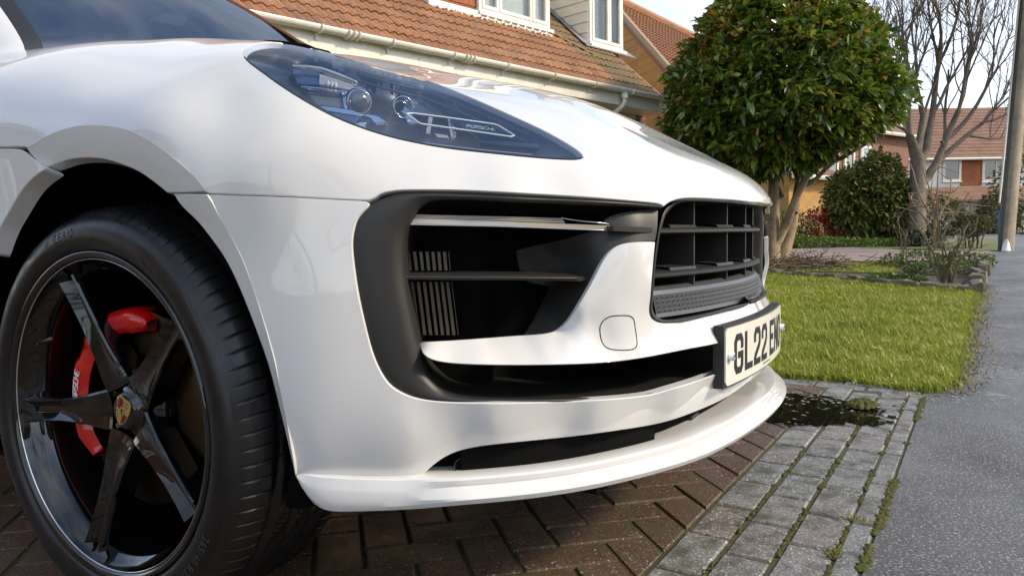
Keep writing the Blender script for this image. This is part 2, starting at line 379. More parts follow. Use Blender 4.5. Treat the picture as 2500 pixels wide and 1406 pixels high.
M_fin = mat('radiator_metal', (.12, .10, .075), .45, .8)
M_gold = mat('crest_gold', (.62, .43, .13), .35, .6)
M_crest_red = mat('crest_red', (.25, .02, .02), .4)
M_letters = mat('lamp_lettering', (.55, .58, .62), .3)
car = thing('car', 'white car with black wheel and red brake caliper parked on brick driveway', 'car', (0, 0, 0))
S_ = {}
# bonnet -----------------------------------------------------------
AZ5 = ((0, 280), 4.8077)
arch_crease = Zm(*AZ5, [(330, 385), (500, 280), (700, 190), (860, 145), (1060, 125), (1300, 140), (1500, 185), (1700, 275), (1900, 410), (2080, 545), (2250, 700), (2400, 885)])
arch_open_bonnet = Zm(*AZ5, [(520, 612), (650, 565), (800, 515), (1000, 492), (1200, 505), (1400, 560), (1600, 640), (1750, 735), (1870, 825), (1960, 903)])
seam_bonnet = [(408, 468), (560, 472), (700, 477), (830, 484.5), (900, 487)]
bon_front = [(900, 487), (912, 482), (925, 473), (945, 467), (975, 463), (1030, 462), (1120, 463), (1250, 469), (1400, 478), (1500, 485), (1590, 493), (1612, 497), (1621, 502)]
bon_grille = [(1621, 502), (1632, 493), (1652, 485), (1680, 481.5), (1726, 482.5), (1790, 486.5), (1846, 493)]
hl_top = Zm(*HZ, [(105, 205), (112, 178), (140, 152), (200, 130), (300, 120), (430, 131), (600, 158), (720, 188), (860, 223), (1010, 260), (1200, 323), (1400, 390), (1600, 468), (1800, 553), (2000, 643), (2150, 713), (2280, 783), (2370, 838), (2420, 878), (2434, 905)])
hl_bot = Zm(*HZ, [(2434, 905), (2405, 917), (2300, 920), (2100, 907), (1900, 888), (1700, 867), (1500, 843), (1350, 818), (1200, 787), (1050, 748), (900, 698), (750, 638), (600, 562), (450, 473), (330, 393), (220, 313), (140, 250), (105, 205)])
def keep_near(seg, ymax, step=5):      # points that look past the wing's crest are pulled down onto the near side of it
    d = smooth_curve(seg, step); d = d.copy()
    for _ in range(40):
        bad = lift(d)[:, 1] > np.interp(d[:, 0], [600, 900, 960, 1010, 1060, 1425], [-.70, -.655, -.615, -.575, -.54, -.44])
        if not bad.any(): break
        d[bad, 1] += 1.0
    k = np.ones(5)/5; yy2 = np.convolve(np.pad(d[:, 1], 2, mode='edge'), k, 'valid'); d[2:-2, 1] = np.maximum(d[2:-2, 1], yy2[2:-2]); return [tuple(p) for p in d]
hl_top = keep_near(hl_top, -.655)
# hidden rear edge of the bonnet, straight in space: from behind the arch up to the cowl and to the centre line
_rear = np.array([(-.30, -.963, .85), (-.52, -.955, .89), (-.62, -.93, .98), (-.60, -.86, 1.06), (-.53, -.76, 1.10), (-.50, -.55, 1.14), (-.46, -.25, 1.18), (-.45, -.0, 1.20)])
_rear = smooth_curve(_rear[:, [0, 1, 2]], .02)
left_lip = [(62, 357), (40, 356), (20, 357), (0, 357)]
Qtail = to_dom(_rear[1:])
# the outline runs from the front centre line round the grille, the lamps' side, the seam and the arch to the cowl
panel('bonnet', [bon_grille[::-1], bon_front[::-1], [(900, 487), (830, 484.5), (700, 477), (560, 472), (502, 469)], arch_crease[::-1]+[(62, 357)], left_lip],
      M_white, car, 0.0, .012, .013, 'full', holes=[[hl_top, hl_bot]], dom_tail=Qtail)
lipoff = Tps([(*p, .0) for p in arch_crease[::2]]+[(*p, -.016) for p in arch_open_bonnet[::2]]+[(70, 360, 0), (105, 408, -.016)])
panel('wheel_arch_lip', [arch_crease, [arch_crease[-1], (408, 468)], arch_open_bonnet[::-1], [(108, 408), (84, 384), (66, 362), (68.6, 360)]], M_white, car, lipoff, .02, .012, 'pair')
# lower wing panel behind the wheel
wing = [[(-40, 364), (0, 363.5), (30, 364), (48, 366), (60, 372)], [(60, 372), (85, 395), (109, 411)], [(109, 411), (85, 428), (62, 450), (40, 482), (18, 520), (0, 553), (-25, 620)], [(-25, 620), (-40, 364)]]
panel('front_wing', wing, M_white, car, -.002, .03, .012, 'pair')
# bumper skin --------------------------------------------------------
frame_out_top = Zm(*IZ, [(158, 128), (150, 140), (100, 195), (76, 250), (63, 330), (70, 450), (95, 620), (130, 780), (170, 930), (210, 1030), (262, 1110), (330, 1160), (430, 1195), (600, 1213), (800, 1218), (1000, 1216), (1300, 1206), (1500, 1194), (1700, 1170), (1800, 1142), (1900, 1112), (2030, 1067)])
fo_c = proj(np.array([(.925+.0, 0, .393)]))[0]
frame_out = frame_out_top+[tuple(fo_c)]
slot_top = Zm(*LZ, [(610, 517), (640, 492), (680, 455), (760, 402), (860, 370), (1000, 350), (1300, 320), (1500, 295), (1700, 264), (1850, 225), (2000, 165), (2100, 110), (2190, 46)])
st_c = proj(np.array([(.92, 0, .350)]))[0]
slot_top = slot_top+[tuple(st_c)]
seam_low = Zm(*LZ, [(45, 505), (150, 519), (300, 527), (500, 529), (585, 524), (610, 517)])
arch_bump = [(425.6, 474), (441.6, 498), (480, 536), (512, 575), (544, 620), (576, 680), (608, 757), (637, 834), (659, 900), (681, 986), (702, 1073), (722, 1163)]
bump_top = [(505, 476), (620, 480), (760, 486), (860, 491), (893, 494), (899.5, 497.5)]
bump_crease = [(722, 1163), (716, 1120), (700, 1030), (686, 960), (672, 890), (648, 800), (622, 715), (590, 630), (560, 572), (530, 520), (516, 493), (505, 476)]
bumpoff = Tps([(505, 476, 0), (899, 497, 0), (858, 588, 0), (906, 857, 0), (1023, 975, 0), (1412, 982, 0), (1739, 917, 0), (1840, 890, -.001), (640, 800, 0), (690, 1000, 0), (722, 1163, -.006), (800, 700, .004), (750, 900, .003),
               (1017, 1169, -.014), (1054, 1137, -.016), (1147, 1092, -.02), (1376, 1066, -.022), (1584, 1038, -.022), (1740, 986, -.022), (1844, 921, -.022), (850, 1175, -.010), (780, 1060, .002), (1000, 1050, .003), (1200, 1032, .002), (1450, 1020, .002), (1650, 985, .001), (1800, 920, .0)])
panel('bumper', [frame_out[::-1], bump_top[::-1], bump_crease[::-1], seam_low, slot_top], M_white, car, bumpoff, .02, .009, 'full')
blip = Tps([(*p, 0.0) for p in bump_crease[::3]]+[(*p, -.014) for p in arch_bump[::3]]+[(722, 1163, -.006)])
panel('bumper_arch_lip', [bump_crease, [(505, 476), (425.6, 474)], arch_bump], M_white, car, blip, .02, .012, 'pair')
# blade between the two air inlets, and the grille surround
blade_in = Zm(*IZ, [(1716, 338), (1620, 340), (1560, 347), (1505, 366), (1465, 400), (1430, 452), (1380, 550), (1300, 690), (1250, 762), (1195, 815), (1130, 840), (1000, 851), (800, 866), (600, 880), (440, 888)])
blade_bot = Zm(*IZ, [(440, 888), (446, 920), (462, 948), (500, 972), (580, 990), (750, 1001), (1000, 1004), (1300, 998), (1500, 985), (1700, 956), (1900, 916), (2050, 888)])
bb_c = proj(np.array([(.925, 0, .452)]))[0]; blade_bot = blade_bot+[tuple(bb_c)]
gr_edge = Zm(*IZ, [(1716, 338), (1706, 450), (1697, 560), (1690, 650), (1684, 700), (1690, 740), (1712, 766), (1760, 779), (1850, 770), (2000, 741), (2150, 701), (2230, 672)])
ge_c = proj(np.array([(.893, 0, .522)]))[0]; gr_edge = gr_edge+[tuple(ge_c)]
bladeoff = Tps([(*blade_in[0], -.004), (*blade_in[3], -.012), (*blade_in[5], -.016), (*blade_in[7], -.022), (*blade_in[9], -.05), (*blade_in[11], -.062), (*blade_in[12], -.062), (*blade_in[14], -.05),
                (1034, 862, -.006), (1090, 884, 0), (1278, 889, .002), (1502, 881, .002), (1681, 850, .002), (1748, 838, .001), (1825, 812, -.010), (1760, 815, -.010), (1800, 795, -.016), (1785, 828, -.006), (1840, 795, -.010), (1836, 770, -.022), (1700, 830, -.006),
                (1180, 862, -.018), (1330, 858, -.015), (1480, 850, -.010), (1600, 836, -.012), (1700, 815, -.014), (1600, 700, .001), (1560, 620, .002), (1520, 720, -.004), (1500, 790, -.008), (1590, 650, -.002), (1590, 740, -.008),
                (1600, 782, -.022), (1659, 786, -.03), (1793, 755, -.032), (1838, 738, -.032), (1440, 780, -.02), (1380, 830, -.024)])
panel('bumper_blade', [gr_edge[::-1], blade_in, blade_bot], M_white, car, bladeoff, .010, .010, 'full', step=5)
# towing-eye cover: thin dark joint and the round cap
cap = Zm(*IZ, [(1440, 760), (1475, 742), (1530, 737), (1570, 738), (1597, 752), (1608, 800), (1619, 885), (1612, 910), (1590, 922), (1520, 925), (1455, 912), (1428, 880), (1417, 830), (1420, 790)])
def pxoff(o): return lambda Q: bladeoff(Q)+o
tube = lambda *a, **k: None
def tube_field(name, pts, field, rad, mt, parent, step=5, closed=False):
    c = smooth_curve(pts+[pts[0]] if closed else pts, step); P = lift_off(c, field)
    MB().tube(P, rad, 6).build(name, mt, parent, True); MB().tube(P*np.array([1, -1, 1]), rad, 6).build(name, mt, parent, True)
tube_field('towing_cover_joint', cap, bladeoff, .0009, M_dark, car, closed=True)
# black C-shaped frame -----------------------------------------------
fr_in_up = Zm(*IZ, [(1748, 158), (1500, 146), (1300, 137), (900, 121), (650, 111), (560, 112), (500, 122), (455, 145), (420, 185), (388, 240), (368, 300), (360, 400), (366, 530), (386, 650), (412, 790), (432, 885)])
fr_in_lo = Zm(*IZ, [(432, 885), (455, 975), (482, 1040), (525, 1092), (585, 1140), (660, 1167), (800, 1181), (1000, 1184), (1200, 1183), (1500, 1173), (1700, 1152), (1850, 1105), (2040, 1040)])
fi_c = proj(np.array([(.915, 0, .402)]))[0]
fr_out_top = Zm(*IZ, [(1752, 138), (1600, 122), (1300, 104), (900, 86), (600, 72), (380, 70), (300, 78), (230, 100), (185, 118), (160, 136)])
fo_full = [fr_out_top, frame_out_top+[tuple(fo_c)]]
loftpx('intake_frame', fo_full, [fr_in_up, fr_in_lo+[tuple(fi_c)]], [(0, -.02), (.0, -.006), (.06, -.004), (.35, -.002), (.7, -.006), (.88, -.012), (.96, -.022), (1, -.032), (1.01, -.09), (1.02, -.22)], M_trim, car, 260)
# black strip fills the gap under the bonnet edge and stands for its shade
loftpx('bonnet_gap_shade', [(1621, 503), (1500, 486), (1400, 479), (1250, 470), (1120, 464), (1030, 463), (975, 464), (945, 468), (925, 474), (912, 483), (903, 488)], fr_out_top[:-1]+[(905, 492)], [(0, -.03), (.5, -.024), (1, -.016)], M_gloss, car, 90)
# ================================================================== CAR: front details
def ledge(name, top, bot, off, depth, mt, parent, n=60, tilt=0.0, pair=True):
    """a bar with a front face between two photo lines, running back into the car"""
    def rs(c):
        d = smooth_curve(c, 3); s_ = np.concatenate([[0], np.cumsum(np.linalg.norm(np.diff(d, axis=0), axis=1))]); q = np.linspace(0, s_[-1], n)
        return np.stack([np.interp(q, s_, d[:, k]) for k in (0, 1)], -1)
    a = lift(rs(top), off); b = lift(rs(bot), off); dr = a-OB; dr[:, 2] = 0; dr /= np.linalg.norm(dr, axis=1)[:, None]; up = np.array([0, 0, tilt])
    rows = [a-dr*depth+up, a, a, b, b, b-dr*depth+up]
    V = np.concatenate(rows); F_ = grid_faces(6, n)+[tuple(k*n for k in range(6)), tuple(k*n+n-1 for k in range(6))[::-1]]
    F_ = [f for f in F_]
    o = obj(name, V, F_, mt, parent, False)
    if pair: obj(name, V*np.array([1, -1, 1]), [f[::-1] for f in F_], mt, parent, False)
    return o
# dark inner shell behind every opening
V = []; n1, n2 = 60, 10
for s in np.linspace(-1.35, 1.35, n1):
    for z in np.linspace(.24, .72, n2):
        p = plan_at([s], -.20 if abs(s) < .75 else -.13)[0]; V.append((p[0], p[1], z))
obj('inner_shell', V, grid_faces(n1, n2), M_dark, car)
MB().box((-.55, 0, .47), (1.9, 1.3, .50)).build('underbody_light_block', M_dark, car)  # plain dark box added to block light beneath the car
MB().box((.35, 0, .262), (.9, 1.2, .02)).build('undertray', M_dark, car)
# inner trim of the upper inlet (right-hand side wall of the duct)
inner = [[(1606, 508), (1604, 560), (1599, 587)], [(1599, 587), (1555, 590), (1528, 596), (1506, 604), (1487, 620), (1471, 643), (1449, 686), (1412, 750), (1390, 781), (1365, 805), (1336, 816), (1278, 822)],
         [(1278, 822), (1300, 790), (1326, 740), (1340, 700), (1300, 690), (1276, 670), (1266, 640), (1262, 612)], [(1262, 612), (1330, 596), (1400, 580), (1450, 560), (1480, 535), (1520, 520), (1606, 508)]]
innoff = Tps([(1606, 508, -.018), (1602, 560, -.012), (1599, 587, -.010), (1506, 604, -.022), (1471, 643, -.028), (1412, 750, -.040), (1390, 781, -.052), (1365, 805, -.068), (1336, 816, -.076), (1278, 822, -.08), (1449, 686, -.032), (1500, 540, -.03), (1440, 600, -.05), (1400, 640, -.085), (1390, 700, -.075), (1340, 700, -.13), (1340, 780, -.09), (1262, 612, -.15), (1262, 650, -.16), (1330, 600, -.11), (1560, 545, -.016)])
panel('duct_wall', inner, M_trim, car, innoff, .004, .012, 'pair', step=6)
# daytime lamp bar in the upper inlet
ledge('lamp_bar_ribbed', [(1014, 523.5), (1120, 526), (1240, 528.5), (1370, 532)], [(1008, 533), (1120, 537), (1240, 541), (1380, 546)], -.036, .02, M_trim, car)
for k in range(3):
    t = .2+.3*k; ln = [(1014-6*t, 523.5+9.5*t), (1120, 526+11*t), (1240, 528.5+12.5*t), (1372+8*t, 532+14*t)]
    tube_px('lamp_bar_rib', ln, -.034, .0012, M_lampbar, car)
ledge('daytime_lamp', [(1008, 533.5), (1120, 537), (1240, 541.3), (1391, 547), (1490, 551)], [(1002, 546), (1120, 549), (1240, 552), (1391, 558), (1496, 562)], -.032, .02, M_lampbar, car)
tube_px('lamp_bar_edge', [(1001, 548), (1120, 550.5), (1240, 553.3), (1391, 559.3), (1496, 563)], -.031, .0011, M_chrome, car)
tube_px('lamp_bar_edge', [(1370, 532), (1430, 541), (1493, 551), (1497, 562)], -.034, .0009, M_chrome, car)
ledge('lamp_bar_holder', [(1497, 552), (1540, 553), (1575, 555), (1594, 557)], [(1497, 564), (1540, 566), (1575, 567), (1594, 566)], -.010, .05, M_trim, car, 24)
# slat across the upper inlet
ledge('inlet_slat', [(990, 671), (1200, 672.5), (1400, 674.5), (1424, 676), (1431, 679)], [(990, 682), (1200, 684), (1400, 686), (1424, 686), (1431, 682)], -.035, .06, M_trim, car, 60, .004)
tube_px('slat_bead', [(992, 676), (1200, 677.5), (1412, 679.5)], -.033, .0009, M_fin, car)
# radiator fins seen at the back of the inlet
tx = [227, 310, 388, 470, 547, 622, 695, 768]; bx = [318, 397, 476, 555, 632, 708, 782, 855]; ux = [178, 262, 343, 425, 503, 580, 655, 728]; ub = [207, 290, 370, 450, 527, 602, 678, 750]
for k in range(8):
    for (ta, ya), (ba, yb) in (((tx[k], 478), (bx[k], 1178)), ((ux[k], 80), (ub[k], 325))):
        wv = 40 if k < 7 else 8
        q = lift(np.array([(960+ta/5.407, 600+ya/5.407), (960+(ta+wv)/5.407, 600+ya/5.407), (960+(ba+wv)/5.407, 600+yb/5.407), (960+ba/5.407, 600+yb/5.407)]), -.075)
        dr = q.mean(0)-OB; dr[2] = 0; dr /= np.linalg.norm(dr)
        for sg in (1, -1):
            m_ = np.array([1, sg, 1]); MB().add(np.concatenate([q*m_, (q-dr*.012)*m_]), [(0, 1, 2, 3), (7, 6, 5, 4), (0, 4, 5, 1), (1, 5, 6, 2), (2, 6, 7, 3), (3, 7, 4, 0)]).build('radiator_fin', M_fin, car)
# lower inlet: black duct floor and roof come from the frame loft; a seam in the floor strip
# ---------------------------------------------------------------- grille
def s_for_px(px, off, z):
    ss = np.linspace(.6, -.6, 2400); xy = plan_at(ss, off); p = proj(np.concatenate([xy, np.full((len(ss), 1), z)], 1))[:, 0]
    i = np.argmax(p > px) if (p > px).any() else p.argmax(); return float(ss[i])
grille = bpy.data.objects.new('grille', None); COL.objects.link(grille); grille.parent = car
SG = s_for_px(1600, -.02, .62)
ge_top = [(1846, 496), (1790, 490), (1726, 486), (1680, 485), (1655, 488), (1636, 496), (1624, 506)]
ge_side = [(1616, 520), (1606, 560)]+gr_edge[1:]
ge_in_top = [(1846, 503), (1790, 497), (1726, 493), (1690, 492), (1664, 495), (1648, 502), (1636, 512)]
ge_in = [(1626, 524), (1614, 562)]+[(p[0]+7, p[1]-1) for p in gr_edge[1:4]]+[(1593.5, 752), (1598, 766), (1606, 774), (1624, 780), (1659, 777), (1726, 764), (1793, 746), (1830, 733)]+[(ge_c[0]-2, ge_c[1]-7)]
loftpx('grille_frame', [ge_top, ge_side], [ge_in_top, ge_in], [(0, -.03), (.15, -.022), (.5, -.020), (.85, -.024), (1, -.034), (1.01, -.08), (1.02, -.16)], M_trim, grille, 160)
def slat_prof(z, fo, bo, h):
    return lambda s: [(bo, z+h*.5+.004), (fo-.006, z+h*.5), (fo, z+h*.25), (fo, z-h*.25), (fo-.006, z-h*.5), (bo, z-h*.5)]
for z in (.674, .595):
    sweep('slat', slat_prof(z, -.032, -.085, .011), SG-.008, -SG+.008, 80, M_trim, grille, False)
    # stepped tabs along the top of the slat
    for k, y in enumerate((-.30, -.10, .10, .30)):
        s0 = s_of_y(y)*(1 if y < 0 else -1)
        sweep('slat_tab', lambda s: [(-.09, z+.014), (-.048, z+.011), (-.044, z+.006), (-.044, z+.0)], s0+.05, s0-.05, 12, M_trim, grille, False)
fs = [s_for_px(px, -.048, .70) for px in (1692, 1764, 1814, 1842)]
print('FINS', [round(float(plan_at([s])[0][1]), 3) for s in fs], 'SG', SG)
FY = np.array([-.255, -.085, .085, .255])
for y in FY:
    s0 = s_of_y(y)*(1 if y < 0 else -1); p = plan_at([s0], -.048)[0]
    for z0, z1 in ((.68, .735), (.601, .668), (.545, .589)):
        MB().box((p[0]-.045, p[1], (z0+z1)/2), (.09, .006, z1-z0)).build('fin', M_trim, grille)
MB().box((.69, 0, .63), (.05, .9, .3)).build('grille_back', M_dark, grille)
# embossed diamond band along the foot of the grille
nb, nr = 52, 4; V = []; F_ = []
def band(s, t):                       # t 0..1 from the front foot to the top
    o = -.027-.014*t-.03*max(0, t-.80)**2*16; z = .5195+.054*t; p = plan_at([s], o)[0]; return np.array([p[0], p[1], z])
ss = np.linspace(SG-.012, -SG+.012, nb+1)
for i in range(nb):
    for j in range(nr):
        for h in (0, 1):
            pass
        a = band(ss[i], .14+.15*j); b = band(ss[i+1], .14+.15*j); c = band(ss[i+1], .14+.15*(j+1)); d = band(ss[i], .14+.15*(j+1)); e = (a+b+c+d)/4
        nn = np.cross(b-a, d-a); nn /= np.linalg.norm(nn); nn = nn if nn[0] > 0 else -nn
        o = len(V); V += [a, b, c, d, e+nn*.0050]; F_ += [(o, o+1, o+4), (o+1, o+2, o+4), (o+2, o+3, o+4), (o+3, o, o+4)]
for i in range(nb):                   # plain margins above and below
    for t0, t1 in ((0, .14), (.74, .87), (.87, 1.0)):
        o = len(V); V += [band(ss[i], t0), band(ss[i+1], t0), band(ss[i+1], t1), band(ss[i], t1)]; F_ += [(o, o+1, o+2, o+3)]
M_band = mat('grille_band_plastic', (.075, .079, .085), .42, 0, 0, .5)  # grey-blue sky reflection is put into the band's base colour
obj('diamond_band', V, F_, M_band, grille, False)
# ---------------------------------------------------------------- splitter
pe = lift([(724, 1166)], -.006)[0]; S_END = float(plan_s[np.linalg.norm(plan_pts-pe[:2], axis=1).argmin()])
S_T2 = s_of_y(.80)
def split_prof(s):
    a = abs(s); k = np.clip((S_T2-a)/.10, 0, 1); k = k*k*(3-2*k); e = max(0, 1-(S_END-a)/.075); up = .010*max(0, 1-a/.35)**1.0
    zb = .256+.050*e**3; o0 = -.004; zt = .010*np.clip((a-S_T2)/(S_END-S_T2), 0, 1)
    def mixp(p, q): return (p[0]*(1-k)+q[0]*k, p[1]*(1-k)+q[1]*k)
    simple = [(-.07, .2985), (-.03, .2985), (o0-.001, .2985), (o0+.002, .2972), (o0+.003, .294), (o0+.0045, .288), (o0+.006, .281), (o0+.007, .274), (o0+.007, .266), (o0+.006, .258), (o0+.002, .251), (-.03, .246), (-.14, .246)]
    full = [(-.066, .2955), (-.034, .2965), (.001, .300), (.008, .2985), (.0115, .2955), (.0112, .2885), (.0098, .2862), (.014, .2850), (.033, .2745), (.0345, .2725), (.030, .2640), (-.02, .2500), (-.16, .246)]
    out = []
    for p, q in zip(simple, full):
        o, z = mixp(p, q); f = np.clip((z-.250)/(.2985-.250), 0, 1); z = z+zt*f+(zb-.256)*(1-f)
        out.append((o-.012*e**3, z+up))
    return out
spl = sweep('front_splitter', split_prof, S_END, -S_END, 240, M_white, car); spl.data.set_sharp_from_angle(angle=math.radians(22))
sweep('lower_inlet_back', lambda s: [(-.030, .349), (-.050, .346), (-.064, .325), (-.064, .290)], s_of_y(.785), -s_of_y(.785), 100, M_dark, car)
# slot furniture: blanking plate, round sensor, radar box
p_ = lift([(1123, 1134)], -.035)[0]
for sg in (1, -1):
    c = p_*np.array([1, sg, 1]); nn = np.array([.8, -.6*sg, 0]); tt = np.array([.6*sg, .8, 0]); m_ = MB()
    ring = [c+nn*.004+(tt*math.cos(a)+np.array([0, 0, 1])*math.sin(a))*.011 for a in np.linspace(0, 2*PI, 25)]; m_.tube(ring, .0012, 6, False); m_.build('parking_sensor', M_trim, car, True)
    MB().tube([c-nn*.01, c+nn*.003], .0095, 20).build('parking_sensor', M_dark, car)
for sg_ in (1, -1): sweep('slot_blank', lambda s: [(-.034, .348), (-.036, .2955)], sg_*s_of_y(.74), sg_*s_of_y(.41), 30, M_dark, car)
p_ = lift([(1690, 1027)], -.052)[0]; MB().box(p_, (.012, .045, .030)).build('radar_box', M_trim, car)
# ---------------------------------------------------------------- number plate
plate = bpy.data.objects.new('number_plate', None); COL.objects.link(plate); plate.parent = car
PX, PZ, BOW = .9175, .4316, .018
def plx(y): return PX+BOW*(1-(y/.26)**2)
def pl_sheet(y0, y1, z0, z1, d0, d1, n=24, rc=.0):
    V = []
    for y in np.linspace(y0, y1, n):
        c = 0
        if rc: c = max(0, rc-(y-y0), rc-(y1-y)); c = rc-math.sqrt(max(0, rc*rc-c*c))
        for d, z in ((d0, z0+c), (d1, z0+c), (d1, z1-c), (d0, z1-c)): V.append((plx(y)+d, y, z))
    return V, grid_faces(n, 4, False, True)+[(0, 1, 2, 3), (4*n-1, 4*n-2, 4*n-3, 4*n-4)]
V, F_ = pl_sheet(-.26, .26, PZ-.0555, PZ+.0555, -.003, .0, 60, .008); obj('plate_sheet', V, F_, M_plate, plate, False)
V, F_ = pl_sheet(-.264, .264, PZ-.060, PZ+.0605, -.023, -.0035, 40); obj('plate_holder', V, F_, M_trim, plate, False)
GL = {'G': [[(1, .74), (1, .86), (.8, 1), (.2, 1), (0, .86), (0, .14), (.2, 0), (.8, 0), (1, .14), (1, .46), (.56, .46)]],
      'L': [[(0, 1.0), (0, 0), (1, 0)]], '2': [[(0, .74), (0, .86), (.2, 1), (.8, 1), (1, .86), (1, .62), (.86, .5), (.1, .2), (0, .1), (0, 0), (1, 0)]],
      'E': [[(1, 1), (0, 1), (0, 0), (1, 0)], [(0, .52), (.8, .52)]], 'N': [[(0, 0), (0, 1)], [(1, 0), (1, 1)], [(.02, .93), (.98, .07)]], 'O': [[(0, .14), (.2, 0), (.8, 0), (1, .14), (1, .86), (.8, 1), (.2, 1), (0, .86), (0, .14)]],
      'P': [[(0, 0), (0, 1), (.85, 1), (1, .85), (1, .6), (.85, .45), (0, .45)]], 'R': [[(0, 0), (0, 1), (.85, 1), (1, .85), (1, .6), (.85, .45), (0, .45)], [(.55, .45), (1, 0)]],
      'S': [[(1, .9), (.9, 1), (.1, 1), (0, .9), (0, .6), (.1, .52), (.9, .48), (1, .4), (1, .1), (.9, 0), (.1, 0), (0, .1)]], 'C': [[(1, .85), (.85, 1), (.15, 1), (0, .85), (0, .15), (.15, 0), (.85, 0), (1, .15)]], 'H': [[(0, 0), (0, 1)], [(1, 0), (1, 1)], [(0, .5), (1, .5)]]}
def stroke_poly(pl, w):               # flat stroke outline with mitred joints -> left/right rails
    P = np.array(pl, float); n = len(P); closed = np.allclose(P[0], P[-1]); L_ = []; R_ = []
    for i in range(n):
        d0 = P[i]-P[i-1] if i > 0 else (P[-1]-P[-2] if closed else P[1]-P[0]); d1 = P[i+1]-P[i] if i < n-1 else (P[1]-P[0] if closed else P[-1]-P[-2])
        d0 = d0/np.linalg.norm(d0); d1 = d1/np.linalg.norm(d1); n0 = np.array([-d0[1], d0[0]]); n1_ = np.array([-d1[1], d1[0]]); b = n0+n1_; b /= max(.5, b@n0) if np.linalg.norm(b) > 1e-6 else 1
        L_.append(P[i]+b*w/2); R_.append(P[i]-b*w/2)
    return np.array(L_), np.array(R_)
y = -.219
for ch in 'GL22 ENO':
    if ch == ' ': y += .022; continue
    mb = MB(); w = .0132
    for st in GL[ch]:
        pts = np.array([(y+w/2+u*(.050-w), PZ-.0395+w/2+v*(.079-w)) for u, v in st])
        if not np.allclose(pts[0], pts[-1]):
            pts[0] += (pts[0]-pts[1])/np.linalg.norm(pts[0]-pts[1])*w/2; pts[-1] += (pts[-1]-pts[-2])/np.linalg.norm(pts[-1]-pts[-2])*w/2
        a, b = stroke_poly(pts, w); n = len(a); Vv = []
        for i in range(n):
            for p, d in ((a[i], .0002), (b[i], .0002), (b[i], .0009), (a[i], .0009)): Vv.append((plx(p[0])+d, p[0], p[1]))
        mb.add(Vv, grid_faces(n, 4, False, True)+[(0, 1, 2, 3), (4*n-1, 4*n-2, 4*n-3, 4*n-4)])
    mb.build('plate_character', M_ink, plate); y += .061
for q in range(9): MB().box((plx(-.02+q*.008)+.0004, -.02+q*.008, PZ-.047), (.0004, .006, .0022)).build('dealer_print', M_ink, plate)
for yy in (-.243, .246):
    c = np.array([plx(yy), yy, PZ+.001]); MB().tube([c, c+np.array([.009, 0, 0]), c+np.array([.0105, 0, 0])], [.0085, .0085, .006], 16).build('plate_screw', M_whitepl, plate, True)
# ================================================================== CAR: headlights (built on the right, mirrored as a second lamp)
LZ3 = ((680, 130), 7.03125); LZ4 = ((940, 200), 5.0)
lamp_parts = []; GUARD[0] = True
def lpart(name, V, F_, mt, smooth=True): lamp_parts.append((name, np.array(V, float), F_, mt, smooth))
def lpanel(name, segs, mt, off, th, spacing=.012, step=5):
    Q = to_dom(lift_off(outline_px(segs, step), off)); V, F_ = mesh_dom([Q], spacing); P = from_dom(V, off(V) if callable(off) else off); F_ = fix_orient(P, F_); V2, F2 = with_rim(P, F_, th, .0008); lpart(name, V2, F2, mt)
def lpoly(name, pts, mt, off, th): lpanel(name, [[pts[i], pts[(i+1) % len(pts)]] for i in range(len(pts))], mt, off, th, .010, 4)
def ltube(name, pts, mt, off, rad, n=6):
    m = MB().tube(lift(smooth_curve(pts, 4), off), rad, n); lpart(name, m.V, m.F, mt)
def lpolytube(name, pts, mt, off, rad, n=6):
    c = np.concatenate([smooth_curve([pts[i], pts[i+1]], 4)[:-1] for i in range(len(pts)-1)]+[np.array([pts[-1]])]); m = MB().tube(lift(c, off), rad, n); lpart(name, m.V, m.F, mt)
def shrink(pts, k):
    P = np.array(pts); c = P.mean(0); return [tuple(c+(p-c)*k) for p in P]
hl_all = hl_top[:-1]+hl_bot[:-1]
hc = np.array([1000., 270.])
def inset(seg, d):
    P = np.array(seg, float); t = np.gradient(P, axis=0); t /= np.linalg.norm(t, axis=1)[:, None]+1e-9; n = np.stack([-t[:, 1], t[:, 0]], -1)
    return [tuple(p) for p in P+n*d]
lens_top = inset(hl_top[::3]+[hl_top[-1]], 2.6); lens_bot = inset(hl_bot, 2.4)
lens_bot[0] = lens_top[-1] = (1419, 384); lens_top[0] = lens_bot[-1] = (592, 134)
lpanel('lens', [lens_top, lens_bot], M_lens, .0012, 0, .012)
# housing: a bowl that drops away behind the lens
edge = [(*p, -.013) for p in (hl_top[4::14]+hl_bot[1::2])]
deep = [(725, 200, -.060), (780, 262, -.052), (1000, 235, -.066), (1100, 285, -.064), (1220, 330, -.055), (715, 178, -.045), (760, 180, -.066), (830, 220, -.07), (900, 260, -.075), (980, 280, -.07), (1080, 320, -.062), (1180, 340, -.056), (1270, 350, -.042), (900, 200, -.06), (1000, 330, -.055), (850, 290, -.055), (1330, 358, -.022), (775, 150, -.038), (1150, 360, -.03)]
_bowl = Tps(edge+deep); bowl = lambda Q: np.minimum(_bowl(Q), -.009)
lpanel('lamp_housing', [inset(hl_top, -1.5), inset(hl_bot, -1.5)], M_house, bowl, .0, .012)
lpolytube('lens_seal', hl_all+[hl_all[0]], M_dark, -.0095, .0034, 8)
